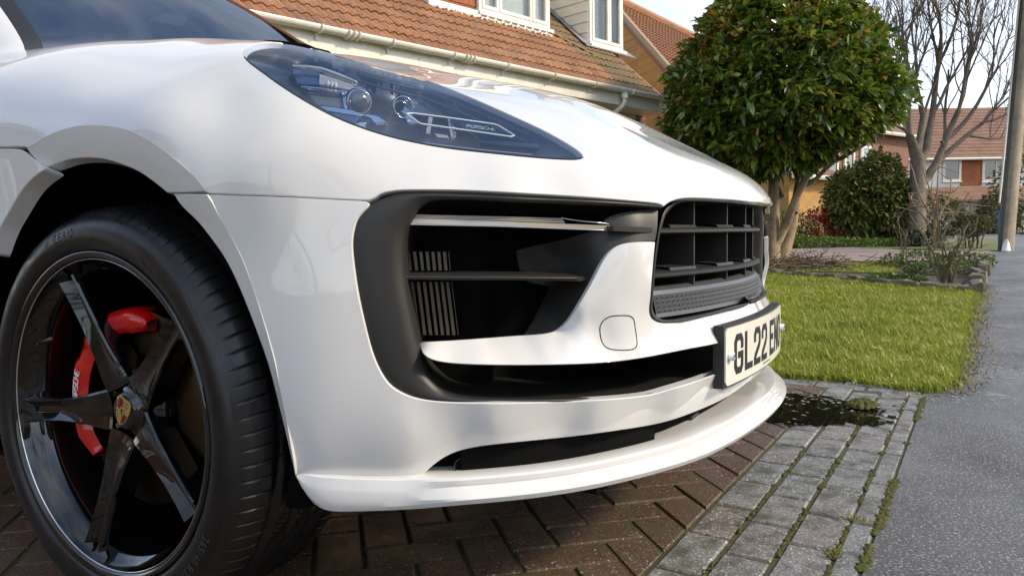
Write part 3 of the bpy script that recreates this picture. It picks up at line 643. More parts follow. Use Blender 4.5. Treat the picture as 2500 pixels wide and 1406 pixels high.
# inner bezel rings that follow the lens edge
for d, o, r, mt_ in ((26, -.020, .0016, M_house), (44, -.028, .0022, M_house)):
    a = inset(hl_top[::9], d)[7:-3]; ltube('bezel_ridge', a, mt_, o, r)
ltube('lamp_lower_ledge', Zm(*LZ4, [(180, 712), (600, 765), (1100, 825), (1500, 865), (1795, 893)]), M_lampbar, -.010, .0012)
lpoly('lamp_lower_channel', Zm(*LZ4, [(1160, 715), (1500, 735), (1860, 757), (1885, 785), (1870, 808), (1500, 778), (1180, 745)]), M_gloss, -.016, .01)
# upper lamp block with its bright blade
lpoly('lamp_blade', Zm(*LZ3, [(240, 203), (480, 208), (740, 240), (1040, 345), (1345, 478), (1300, 480), (1030, 375), (740, 268), (480, 232), (240, 226)]), M_lampbar, -.026, .006)
lpoly('lamp_blade', Zm(*LZ3, [(380, 262), (700, 285), (1000, 380), (1290, 490), (1270, 505), (990, 410), (690, 312), (390, 276)]), M_chrome, -.030, .006)
M_blue = mat('lamp_reflector_sky_tint', (.10, .14, .24), .15, .7)  # blue of the reflected sky is put into this colour
lpoly('lamp_reflector', Zm(*LZ3, [(250, 288), (440, 295), (700, 335), (705, 540), (500, 530), (330, 520), (280, 420)]), M_blue, -.040, .006)
lpoly('led_module', Zm(*LZ3, [(705, 360), (900, 400), (1100, 460), (1280, 520), (1260, 580), (1215, 630), (1000, 585), (800, 550), (700, 535)]), M_lampbar, -.034, .006)
for k in range(3):
    p = lift([(680+(850+65*k)/7.03, 130+(520+12*k)/7.03)], -.030)[0]; m = MB()
    for i in range(6):
        pass
    m.tube([p+np.array([0, 0, .0045]), p+np.array([.001, -.001, 0]), p-np.array([0, 0, .0045])], [.001, .0035, .001], 8); lpart('led_chip', m.V, m.F, M_whitepl)
lpoly('lamp_divider', Zm(*LZ3, [(390, 565), (700, 590), (960, 630), (1150, 650), (1155, 675), (940, 652), (690, 612), (390, 585)]), M_chrome, -.036, .005)
lpoly('lamp_box', Zm(*LZ3, [(500, 672), (800, 690), (1085, 700), (1110, 930), (880, 915), (660, 885), (560, 790)]), mat('lamp_grey_box', (.10, .11, .12), .4), -.050, .006)
lpoly('lamp_lower_strip', Zm(*LZ3, [(700, 912), (960, 935), (1250, 985), (1435, 1050), (1400, 1078), (1150, 1040), (830, 985)]), M_chrome, -.024, .006)
lpoly('lamp_lower_lens', Zm(*LZ3, [(880, 1012), (1150, 1060), (1385, 1085), (1290, 1215), (1140, 1150), (1000, 1085)]), M_blue, -.026, .006)
lpoly('lamp_facet', Zm(*LZ3, [(1440, 1062), (1540, 1052), (1700, 1085), (1870, 1200), (1800, 1180), (1650, 1195), (1580, 1110)]), M_chrome, -.030, .006)
lpoly('lamp_facet', Zm(*LZ3, [(1325, 1212), (1420, 1190), (1515, 1192), (1450, 1240), (1490, 1265), (1420, 1282)]), M_chrome, -.018, .004)
lpoly('lamp_facet', Zm(*LZ3, [(1310, 500), (1440, 520), (1490, 575), (1300, 560)]), M_chrome, -.036, .004)
lpoly('lamp_bracket', Zm(*LZ3, [(1090, 670), (1160, 650), (1150, 760), (1165, 930), (1130, 940), (1105, 800)]), M_chrome, -.044, .004)
# projector: glass ball in a stepped barrel
pc = lift([(878, 248)], -.046)[0]; ax = CAM-pc; ax[2] = 0; ax = np.array([.86, -.50, .0]); ax /= np.linalg.norm(ax); sx = np.array([ax[1], -ax[0], 0]); up = np.array([0, 0, 1.])
def ring_m(c, r, t, n=28): return MB().tube([c+(sx*math.cos(a)+up*math.sin(a))*r for a in np.linspace(0, 2*PI, n+1)], t, 8, False)
V = []; nu, nv = 12, 28
for i in range(nu):
    a = (PI/2)*i/(nu-1)
    for j in range(nv):
        b = 2*PI*j/nv; V.append(pc+ax*(.013*math.cos(a))+(sx*math.cos(b)+up*math.sin(b))*.0185*math.sin(a))
M_proj = mat('projector_glass', (.09, .07, .055), .03, .0, 1.0, 1.0, coatr=0)
lpart('projector_lens', V, grid_faces(nu, nv, False, True), M_proj)
for r, d, t, mt_ in ((.0195, .000, .0012, M_chrome), (.0218, -.008, .0020, M_gloss), (.0240, -.012, .0014, M_chrome)):
    m = ring_m(pc+ax*d, r, t); lpart('projector_ring', m.V, m.F, mt_)
# second lamp: chrome cone behind the outlined strip
pc2 = lift([(985, 262)], -.046)[0]
for k in range(4):
    m = ring_m(pc2-ax*.006*k, .018-.003*k, .0012); lpart('cone_ring', m.V, m.F, M_chrome if k % 2 == 0 else M_gloss)
lpoly('lamp_facet', Zm(*LZ4, [(240, 405), (330, 410), (410, 500), (280, 502)]), M_chrome, -.034, .004)
lpoly('lamp_facet', Zm(*LZ4, [(240, 300), (320, 370), (200, 362), (225, 345)]), M_chrome, -.038, .004)
lpoly('lamp_rib', Zm(*LZ4, [(535, 428), (580, 432), (540, 640), (500, 630)]), M_lampbar, -.044, .003)
lpoly('lamp_rib', Zm(*LZ4, [(765, 455), (790, 460), (835, 690), (810, 690)]), M_lampbar, -.044, .003)
lpoly('lamp_rib', Zm(*LZ4, [(815, 470), (832, 480), (870, 600), (868, 660), (845, 680)]), M_chrome, -.046, .003)
lpoly('lamp_facet', Zm(*LZ4, [(610, 632), (760, 655), (780, 688), (640, 675)]), M_lampbar, -.040, .003)
lpoly('lamp_panel', Zm(*LZ4, [(180, 130), (430, 190), (620, 320), (780, 430), (330, 372), (240, 270)]), mat('lamp_slate_panel', (.055, .065, .085), .3), -.044, .004)
lpoly('lamp_panel', Zm(*LZ4, [(860, 480), (1320, 545), (1500, 655), (960, 590)]), mat('lamp_slate_panel_dark', (.030, .036, .05), .3), -.040, .004)
lpolytube('lamp_outline', Zm(*LZ4, [(262, 392), (345, 385), (830, 447), (1320, 517), (1385, 537), (1578, 655), (1540, 672), (1000, 594), (440, 515), (410, 500), (262, 392)]), mat('lamp_outline_white', (.75, .77, .78), .25), -.026, .0016)
ltube('lamp_seam', Zm(*LZ4, [(380, 150), (620, 320), (830, 460), (960, 560), (1060, 650), (1160, 720)]), M_gloss, -.036, .0022)
# lettering inside the lamp
tl, tr_, bl_, br_ = [np.array(p) for p in Zm(*LZ4, [(1002, 524), (1368, 572), (992, 553), (1356, 600)])]
word = 'PORSCHE'
for i, ch in enumerate(word):
    m = MB()
    for st in GL[ch]:
        px_ = []
        for u, v in st:
            U = (i+u*.80)/len(word); px_.append(tuple((tl*(1-U)+tr_*U)*v+(bl_*(1-U)+br_*U)*(1-v)))
        m.tube(lift(np.array(px_), -.030), .0006, 4)
    lpart('lamp_letter', m.V, m.F, M_letters)
for sg in (1, -1):
    lamp = bpy.data.objects.new('headlight', None); COL.objects.link(lamp); lamp.parent = car
    for nm, V, F_, mt_, sm in lamp_parts:
        obj(nm, V*np.array([1, sg, 1]), F_ if sg == 1 else [tuple(f)[::-1] for f in F_], mt_, lamp, sm)
GUARD[0] = False
# bonnet badge: small crest on the nose
bd = lift([(1738, 391)], .0012)[0]
# ================================================================== CAR: glasshouse and rest of the body
edge_g = smooth_curve(np.array([(-.50, .735, 1.085), (-.565, .705, 1.125), (-.757, .665, 1.265), (-1.06, .622, 1.465), (-1.40, .575, 1.630), (-1.66, .54, 1.715)]), .03)
def ws(t_row, y):                     # windscreen bulges forward towards the centre line
    e = edge_g[t_row]; k = 1-(y/e[1])**2; return (e[0]+.13*k, y, e[2]+.045*k)
nr_ = len(edge_g); nc = 25
V = [ws(i, edge_g[i][1]*u) for i in range(nr_) for u in np.linspace(-1, 1, nc)]
obj('windscreen', V, grid_faces(nr_, nc), M_glass, car)
M_fab = mat('cabin_interior', (.010, .010, .011), .9)
MB().box((-1.35, 0, 1.05), (1.0, 1.2, .5)).build('dashboard', M_fab, car)
# black screen frame and white pillars
for sg in (1, -1):
    V = []; e = edge_g*np.array([1, sg, 1])
    for i in range(nr_):
        p = e[i]; V += [p+np.array([.012, -.012*sg, .012]), p+np.array([-.002, .018*sg, .006]), p+np.array([-.02, .03*sg, -.006])]
    obj('screen_trim', V, grid_faces(nr_, 3) if sg == 1 else [f[::-1] for f in grid_faces(nr_, 3)], M_trim, car)
    V = []
    for i in range(nr_):
        p = e[i]; V += [p+np.array([-.004, .019*sg, .004]), p+np.array([-.02, .055*sg, -.005]), p+np.array([-.10, .085*sg, -.045]), p+np.array([-.19, .10*sg, -.10])]
    obj('pillar', V, grid_faces(nr_, 4) if sg == 1 else [f[::-1] for f in grid_faces(nr_, 4)], M_white, car)
    # body side with front and rear doors
    xs = [-.62, -.9, -1.3, -1.75, -2.2, -2.6, -3.0, -3.4, -3.68]; sec = []
    for x in xs:
        w = .963 if x > -3 else .963-.12*((-3-x)/.68)**2; top = 1.10+.02*(x+.62)/-3
        sec.append([(x, sg*(w-.04), .24), (x, sg*(w-.01), .36), (x, sg*w, .60), (x, sg*(w-.004), .85), (x, sg*(w-.03), 1.0), (x, sg*(w-.10), top)])
    V = np.concatenate(sec); F_ = grid_faces(len(xs), 6); obj('body_side', V, F_ if sg == -1 else [f[::-1] for f in F_], M_white, car)
    gx = [(-.85, 1.115, .80), (-1.5, 1.60, .66), (-2.2, 1.66, .64), (-3.0, 1.55, .64), (-3.45, 1.15, .78)]
    V = [(x, sg*w, z) for x, z, w in gx]+[(x, sg*.855, 1.11) for x, z, w in gx]; F_ = [(i, i+1, 6+i, 5+i) for i in range(4)]
    obj('side_window', V, F_ if sg == 1 else [f[::-1] for f in F_], M_gloss, car, False)
V = []
for x, z, w in [(-1.55, 1.70, .60), (-1.9, 1.72, .62), (-2.4, 1.70, .63), (-3.0, 1.58, .63), (-3.5, 1.16, .78), (-3.72, 1.0, .85), (-3.74, .6, .86), (-3.65, .3, .84)]:
    for u in np.linspace(-1, 1, 13): V.append((x, w*u*1.02, z+.03*(1-u*u)))
obj('roof', V, grid_faces(8, 13), M_white, car)
# ================================================================== CAR: wheels
WX, WZ, WY = 0.0, .365, -.935
TR = .3727
prof = []                              # (y from outer face, radius) outer bead -> tread -> inner bead
pts = [(.014, .2875), (.003, .2925), (-.003, .300), (-.006, .313), (-.005, .327), (-.001, .3385), (.006, .3465), (.0105, .3492), (.0125, .3512), (.022, .3585), (.042, .3662), (.07, .3705), (.10, .3727), (.136, .3730), (.172, .3727), (.222, .3705), (.246, .3665), (.262, .3585), (.274, .346), (.281, .330), (.282, .312), (.276, .296), (.262, .286)]
pc_ = smooth_curve(np.array(pts), .0055); npf = len(pc_)
NA = 1980; V = []
ang = np.linspace(0, 2*PI, NA, endpoint=False)
yy = pc_[:, 0]; rr = pc_[:, 1]
nrm = np.gradient(pc_, axis=0); nrm /= np.linalg.norm(nrm, axis=1)[:, None]
A2, Y2 = np.meshgrid(ang, yy, indexing='ij'); R2 = np.broadcast_to(rr, A2.shape).copy()
tread = np.clip((R2-.3515)/.004, 0, 1)*((Y2 > -.004) & (Y2 < .276))
pitch = 2*PI/88
def groove(d, w): return np.clip(1-np.abs(d)/w, 0, 1)
cut = np.zeros_like(R2)
for yc, w in ((.072, .0075), (.122, .0065), (.168, .0065), (.212, .0075)): cut = np.maximum(cut, np.clip(1.5-np.abs(Y2-yc)/w*1.2, 0, 1)*.0065)
ph = (A2+.55*(np.clip((.07-Y2)/.07, -1, 1)**2)*pitch*np.sign(.07-Y2)*.8) % pitch-pitch/2
sh = (Y2 < .064)*np.clip((Y2-.012)/.010, 0, 1); cut = np.maximum(cut, np.clip(1.4-np.abs(ph)*TR/.0013, 0, 1)*.0042*sh)
sh2 = (Y2 > .218); cut = np.maximum(cut, np.clip(1.4-np.abs(ph)*TR/.0013, 0, 1)*.0042*sh2)
ph2 = (A2-(Y2-.09)*4.0) % (2*pitch)-pitch; mid = (Y2 > .078)*(Y2 < .206); cut = np.maximum(cut, np.clip(1.4-np.abs(ph2)*TR/.0013, 0, 1)*.0035*mid)
R2 -= cut*np.clip(tread*3, 0, 1)
rib = ((Y2 < .003) & (R2 > .344) & (R2 < .348)); R2 = R2+0*rib
X = WX+R2*np.cos(A2); Zz = WZ+R2*np.sin(A2); Zz = np.maximum(Zz, .0015); Yw = WY+.012+Y2-.012
tyreV = np.stack([X, Yw, Zz], -1).reshape(-1, 3); tyreF = grid_faces(NA, npf, True, False)
def wheel_part(name, V, F_, mt_, root, smooth=True): return obj(name, V, F_, mt_, root, smooth)
def lathe(pr, n=128):
    V = [(WX+r*math.cos(a), WY+y, WZ+r*math.sin(a)) for a in np.linspace(0, 2*PI, n, endpoint=False) for y, r in pr]; return V, grid_faces(n, len(pr), True, False)
wheel = bpy.data.objects.new('wheel', None); COL.objects.link(wheel); wheel.parent = car
wheel_part('tyre', tyreV, tyreF, M_rubber, wheel)
V, F_ = lathe([(.016, .2920), (.004, .2918), (-.001, .2895), (-.0015, .2860), (.0005, .2815), (.0015, .2800), (.004, .2775), (.010, .2745), (.022, .2700), (.030, .2580), (.034, .2545), (.06, .2500), (.12, .2420), (.20, .2400), (.25, .25), (.262, .288)], 180); wheel_part('rim', V, F_, M_gloss, wheel)
V, F_ = lathe([(.0055, .2768), (.0048, .2760), (.0066, .2752)], 180); wheel_part('rim_edge_line', V, F_, M_chrome, wheel)
# spokes: a broad hub end, a V-shaped valley and two ridges that part towards the rim
def spoke(a0):
    ns = 26; V = []
    ca, sa = math.cos(a0), math.sin(a0)
    for i in range(ns):
        t = i/(ns-1); r = .045+t*(.258-.045)
        w = float(np.interp(t, [0, .15, .3, .6, .85, 1], [.040, .034, .0275, .0215, .0215, .024]))          # half width
        y0 = .050-.040*t**.75+.004*math.sin(PI*t)                   # face depth: dished towards the hub
        rid = .010+.020*t*0+.012*t; dep = .004+.016*max(0, t-.15)
        cs = [(-w*.9, y0+.045), (-w*1.05, y0+.014), (-w*.98, y0+.003), (-w*.86, y0), (-w*.30, y0+dep), (0, y0+dep*1.1), (w*.30, y0+dep), (w*.86, y0), (w*.98, y0+.003), (w*1.05, y0+.014), (w*.9, y0+.045)]
        for u, y in cs: V.append((WX+r*ca-u*sa, WY+y, WZ+r*sa+u*ca))
    return V, grid_faces(ns, 11)
for k in range(5):
    V, F_ = spoke(math.radians(112+72*k)); wheel_part('spoke', V, F_, M_gloss, wheel).data.set_sharp_from_angle(angle=math.radians(34))
V, F_ = lathe([(.046, 0.0001), (.046, .018), (.047, .030), (.050, .0335), (.056, .036), (.057, .060), (.060, .075), (.10, .080)], 64); wheel_part('hub', V, F_, M_gloss, wheel)
for k in range(5):
    a = math.radians(112+36+72*k); c = np.array([WX+.056*math.cos(a), WY+.058, WZ+.056*math.sin(a)]); MB().tube([c+np.array([0, .02, 0]), c, c-np.array([0, .003, 0])], [.011, .011, .008], 6).build('wheel_bolt', M_gloss, wheel)
a = math.radians(147); c = np.array([WX+.226*math.cos(a), WY+.03, WZ+.226*math.sin(a)]); MB().tube([c, c+np.array([.004, -.022, -.004]), c+np.array([.005, -.028, -.005])], [.004, .0035, .002], 10).build('valve', M_fin, wheel, True)
# centre crest: shield in relief, its foot turned with the wheel
cr = math.radians(24); hu = np.array([math.cos(cr), 0, -math.sin(cr)]); hv = np.array([math.sin(cr), 0, math.cos(cr)]); ho = np.array([WX, WY+.0455, WZ])
def crest(name, poly, mt_, d0, d1): m = MB(); m.prism(poly, hu, hv, ho, d0, d1); m.build(name, mt_, wheel)
sh_ = [(-.019, .024), (-.012, .0275), (0, .0255), (.012, .0275), (.019, .024), (.020, .008), (.015, -.012), (.008, -.022), (0, -.028), (-.008, -.022), (-.015, -.012), (-.020, .008)]
_n0 = np.cross(hu, hv); sgn = 1 if _n0[1] < 0 else -1
crest('crest_shield', sh_, M_gold, 0, .0012*sgn)
for q in ([(-.017, .021), (-.011, .0235), (-.011, .002), (-.018, .002)], [(-.0065, .0225), (-.002, .0215), (-.002, .002), (-.0065, .002)], [(.002, -.002), (.0065, -.002), (.0065, -.021), (.002, -.024)], [(.011, -.002), (.0165, -.002), (.0125, -.013), (.011, -.016)]):
    crest('crest_stripe', q, M_crest_red, .0012*sgn, .0016*sgn)
for q in ([(-.011, .0235), (-.0065, .0225), (-.0065, .002), (-.011, .002)], [(.0065, -.002), (.011, -.002), (.011, -.016), (.0065, -.021)]): crest('crest_stripe', q, M_ink, .0012*sgn, .0016*sgn)
crest('crest_inner_shield', [(-.0065, .008), (.0065, .008), (.006, -.003), (0, -.009), (-.006, -.003)], M_gold, .0016*sgn, .0022*sgn)
crest('crest_horse', [(-.003, .005), (.001, .006), (.003, .003), (.001, .001), (.003, -.004), (.001, -.006), (-.001, -.002), (-.003, 0)], M_ink, .0022*sgn, .0026*sgn)
for k, q in enumerate([(.004, .020), (.010, .020), (.004, .014), (.010, .013), (-.014, -.004), (-.010, -.010)]):
    crest('crest_antler', [(q[0]-.0022, q[1]-.001), (q[0]+.003, q[1]-.0005), (q[0]+.003, q[1]+.0006), (q[0]-.0022, q[1]+.0008)], M_ink, .0012*sgn, .0016*sgn)
# sidewall lettering
fnt = bpy.data.curves.new('fnt', 'FONT')
def arc_text(body, a_mid, r, size, sp=1.0):
    fnt.body = body; fnt.size = size; fnt.space_character = sp; fnt.extrude = 0; fnt.resolution_u = 2
    t_ = bpy.data.objects.new('t_', fnt); COL.objects.link(t_); dg = bpy.context.evaluated_depsgraph_get(); dg.update()
    me = bpy.data.meshes.new_from_object(t_.evaluated_get(dg)); bpy.data.objects.remove(t_)
    P = np.array([v.co[:] for v in me.vertices]); Fc = [tuple(p.vertices) for p in me.polygons]; bpy.data.meshes.remove(me)
    P[:, 0] -= (P[:, 0].min()+P[:, 0].max())/2; R_ = r+P[:, 1]; A = a_mid-P[:, 0]/r
    order = np.argsort(rr[:npf//2]); ysw = np.interp(R_, rr[:npf//2][order], yy[:npf//2][order])
    return np.stack([WX+R_*np.cos(A), WY+ysw-.0014, WZ+R_*np.sin(A)], -1), Fc
M_tlet = mat('tyre_lettering', (.060, .060, .060), .35)
for body, adeg, r, sz, sp in (('265/40 R21', -38, .318, .020, 1.1), ('P ZERO', 105, .318, .022, 1.3), ('N0', 76, .335, .009, 1.1), ('www.pirelli.com', 35, .333, .0085, 1.1), ('PIRELLI', 200, .318, .020, 1.3)):
    V, F_ = arc_text(body, math.radians(adeg), r, sz, sp); wheel_part('tyre_lettering', V, F_, M_tlet, wheel, False)
# brake disc and caliper
V, F_ = lathe([(.150, .075), (.110, .085), (.088, .095), (.088, .100), (.086, .180), (.088, .1825), (.118, .1825), (.120, .180)], 96); obj('brake_disc', V, F_, M_disc, car)
cal = []; nsg = 22
capr = [(.066, .140), (.056, .152), (.052, .168), (.058, .180), (.078, .186), (.13, .186), (.14, .15)]
for i, a in enumerate(np.linspace(math.radians(72), math.radians(218), 40)):
    e = min(i, 39-i)/4; e = min(1, e); mid = 1-.004*0
    for y, r in capr: cal.append((WX+(.165+(r-.165)*(.55+.45*e))*math.cos(a), WY+y+.012*(1-e)+(.006 if 17 < i < 22 and y < .06 else 0), WZ+(.165+(r-.165)*(.55+.45*e))*math.sin(a)))
caliper = obj('brake_caliper', cal, grid_faces(40, 7)+[tuple(range(7))[::-1], tuple(range(273, 280))], M_red, car)
for i, ch in enumerate('PORSCHE'):
    m = MB()
    for st in GL[ch]:
        pp = []
        for u, v in st:
            a = math.radians(181)-(i+u*.75)*.0105/.17; r = .153+v*.014; pp.append((WX+r*math.cos(a), WY+.0522, WZ+r*math.sin(a)))
        m.tube(pp, .0011, 4)
    m.build('caliper_letter', M_whitepl, caliper)
# dark liner round the wheel
V = []
for a in np.linspace(math.radians(-20), math.radians(205), 50):
    for y, r in ((-.925, .445), (-.90, .455), (-.6, .455), (-.55, .30), (-.55, .05)): V.append((WX+r*math.cos(a), y, WZ+r*math.sin(a)))
V = np.array(V)
for _ in range(60):
    out = body_g(V) > -.022; V[out & (V[:, 1] < -.5), 1] += .01
    V[out] += (np.array([WX, 0, WZ])-V[out])*np.array([.02, 0, .02])
obj('arch_liner', V, grid_faces(50, 5), M_dark, car)
obj('arch_liner', np.array(V)*np.array([1, -1, 1]), grid_faces(50, 5, flip=True), M_dark, car)
def copy_wheel(dx, sg):
    w = wheel.copy(); COL.objects.link(w); w.parent = car
    w.location = (dx, 0, 0); w.scale = (1, sg, 1)
    for ch in list(wheel.children):
        c = ch.copy(); COL.objects.link(c); c.parent = w
copy_wheel(0, -1); copy_wheel(-2.807, 1); copy_wheel(-2.807, -1)
# ================================================================== GROUND
def gz(y): return .022*np.maximum(0, np.minimum(np.asarray(y, float), 16)-1.9)
def gat(px, py):                      # photo pixel -> point on the gently rising ground
    d = ray([px], [py])[0]; t = (.022*(CAM[1]-1.9)-CAM[2])/(d[2]-.022*d[1]); p = CAM+d*t
    if p[1] < 1.9 or t < 0: p = CAM+d*(-CAM[2]/d[2])
    return p
def st(o, kind='structure'): o['kind'] = kind; return o
def nodes_of(m): return m.node_tree, m.node_tree.nodes, m.node_tree.links, m.node_tree.nodes['Principled BSDF']
def speckle_mat(name, cols, rough=(.35, .7), speck=None, moss=None, bump=(220, .5, .003), objrand=True, sc=30, mott=(70, .55, .8)):
    """stone-like: colour picked per object, fine grain, pale grit specks, moss film, uneven gloss"""
    m = bpy.data.materials.new(name); m.use_nodes = True; nt, N, L_, B = nodes_of(m)
    tcn = N.new('ShaderNodeTexCoord'); geo = N.new('ShaderNodeNewGeometry')
    def noise(scale, det=5, rgh=.6):
        t = N.new('ShaderNodeTexNoise'); t.inputs['Scale'].default_value = scale; t.inputs['Detail'].default_value = det; t.inputs['Roughness'].default_value = rgh; L_.new(geo.outputs['Position'], t.inputs['Vector']); return t.outputs['Fac']
    def rng_(v, a, b, c=0, d=1):
        r = N.new('ShaderNodeMapRange'); r.inputs['From Min'].default_value = a; r.inputs['From Max'].default_value = b; r.inputs['To Min'].default_value = c; r.inputs['To Max'].default_value = d; L_.new(v, r.inputs['Value']); return r.outputs[0]
    def mix(f, a, b):
        x = N.new('ShaderNodeMixRGB'); L_.new(f, x.inputs[0])
        for k, v in ((1, a), (2, b)):
            if isinstance(v, tuple): x.inputs[k].default_value = (*v, 1)
            else: L_.new(v, x.inputs[k])
        return x.outputs[0]
    rp = N.new('ShaderNodeValToRGB'); rp.color_ramp.interpolation = 'LINEAR'; els = rp.color_ramp.elements
    while len(els) < len(cols): els.new(.5)
    for i, c in enumerate(cols): els[i].position = i/(max(1, len(cols)-1)); els[i].color = (*c, 1)
    if objrand:
        oi = N.new('ShaderNodeObjectInfo'); L_.new(oi.outputs['Random'], rp.inputs[0])
    else: L_.new(rng_(noise(sc*.14, 6, .62), .34, .72), rp.inputs[0])
    c = rp.outputs[0]
    c = mix(rng_(noise(mott[0], 4, .75), .50, .72, 0, mott[1]), c, tuple(min(1, x*2.1+.02) for x in cols[-1]))
    c = mix(rng_(noise(mott[0]*1.6+7, 5, .75), .52, .70, 0, mott[2]), c, tuple(x*.22 for x in cols[0]))
    if speck: c = mix(rng_(noise(speck[0], 2, .5), speck[2], speck[2]+.05), c, speck[1])
    if moss: c = mix(rng_(noise(moss[0], 6, .7), moss[2], moss[3], 0, .9), c, moss[1])
    L_.new(c, B.inputs['Base Color']); L_.new(rng_(noise(sc*.12, 4), .35, .65, *rough), B.inputs['Roughness'])
    bp = N.new('ShaderNodeBump'); bp.inputs['Strength'].default_value = bump[1]; bp.inputs['Distance'].default_value = bump[2]; L_.new(noise(bump[0], 5, .7), bp.inputs['Height']); L_.new(bp.outputs[0], B.inputs['Normal'])
    return m
M_soil = speckle_mat('soil', [(.045, .032, .018), (.075, .052, .03)], (.7, .9), objrand=False, bump=(60, .8, .01))
M_turf = speckle_mat('turf_soil', [(.030, .045, .012), (.050, .065, .018)], (.8, .95), objrand=False, bump=(80, .8, .01))
M_joint = speckle_mat('mossy_joint', [(.050, .045, .018), (.085, .075, .026)], (.7, .95), moss=(9, (.060, .062, .010), .48, .62), objrand=False, bump=(160, .8, .004))
M_tar = speckle_mat('tarmac', [(.070, .070, .073), (.105, .105, .108), (.18, .178, .175)], (.28, .72), speck=(150, (.42, .42, .42), .595), objrand=False, bump=(240, 1.0, .006), sc=14, mott=(120, .45, .85))
M_redbrick = speckle_mat('red_paver', [(.090, .034, .022), (.115, .046, .030), (.085, .044, .032), (.110, .062, .046)], (.16, .62), speck=(170, (.50, .45, .37), .625), moss=(9, (.085, .072, .030), .44, .62), bump=(200, 1.0, .004), mott=(60, .6, .6))
M_greybrick = speckle_mat('grey_paver', [(.150, .156, .148), (.200, .200, .194), (.205, .165, .150), (.170, .176, .164), (.225, .220, .208)], (.18, .62), speck=(170, (.60, .59, .55), .595), moss=(14, (.075, .075, .045), .46, .62), bump=(280, .8, .003))
def sheet(name, xs, ys, z_off, mt, kind='structure'):
    V = [(x, y, float(gz(y))+z_off) for x in xs for y in ys]; return st(obj(name, V, grid_faces(len(xs), len(ys)), mt, None, False), kind)
ground = sheet('ground', [-400, -60, -20, 0, 20, 60, 400], [-400, -60, -20, -5, 1.9, 5, 10, 16, 40, 60, 400], -.035, M_soil)
_py = [-14, -5, -1, 0, 1, 1.9, 3, 5, 7, 10, 16, 20, 30, 45]
pavement = st(obj('pavement', [((1.150+.027*np.clip(y, -14, 2) if k == 0 else x), y, float(gz(y))-.001) for k, x in enumerate((0, 1.6, 2.2, 3.4)) for y in _py], grid_faces(4, len(_py)), M_tar, None, False))
road = sheet('road', [3.55, 6, 9.5], [-60, -20, 0, 1.9, 10, 16, 60], -.12, M_tar)
kerb = sheet('kerb', [3.405, 3.54], [-60, -20, 0, 1.9, 10, 16, 60], .0, M_greybrick)
# driveway of clay pavers ------------------------------------------------
TILT = .027
def dw(u, v): return np.array([1.150+u+TILT*v, v-TILT*u])     # u<0 towards the house, v along the pavement edge
base = obj('driveway', [(-7, -9, -.0045), (1.175, -9, -.0045), (1.215, 1.95, -.0045), (-7, 1.95, -.0045)], [(0, 1, 2, 3)], M_joint, None, False); st(base)
def paver_mesh(L_, W, H=.05, ch=.0045):
    P = []
    for z, i in ((-H, 0), (-ch, 0), (0, ch)):
        for sx, sy in ((-1, -1), (1, -1), (1, 1), (-1, 1)): P.append((sx*(L_/2-i), sy*(W/2-i), z))
    Fc = [(8, 9, 10, 11)]+[(4*k+i, 4*k+(i+1) % 4, 4*k+4+(i+1) % 4, 4*k+4+i) for k in (0, 1) for i in range(4)]
    return mesh_from('brick', P, Fc, False)
PM = {}
def paver(c, ang, L_, W, mt, zoff=0.0, tilt=(0, 0)): return (np.array([c[0], c[1], zoff]), ang, L_, W, mt, tilt)
pav = []
A0 = math.atan(-TILT)
for row, (u0, u1) in enumerate(((-.058, -.008), (-.158, -.062), (-.262, -.168), (-.366, -.272))):
    pitchv = .205 if row else .32; off = (0, .075, .16, .03)[row]
    for k in range(-12, 10):
        v = k*pitchv+off; c = dw((u0+u1)/2, v)
        if v > 1.72: continue
        pav.append(paver(c, A0+PI/2, pitchv-.009, u1-u0, M_greybrick, rng.normal(0, .0012), rng.normal(0, .006, 2)))
for row, (v0, v1) in enumerate(((1.745, 1.845), (1.852, 1.945))):
    for k in range(-20, 5):
        u = -.12-k*.206-(.1 if row else 0); c = dw(u, (v0+v1)/2); pav.append(paver(c, A0, .198, v1-v0, M_greybrick, rng.normal(-.002, .0012), rng.normal(0, .006, 2)))
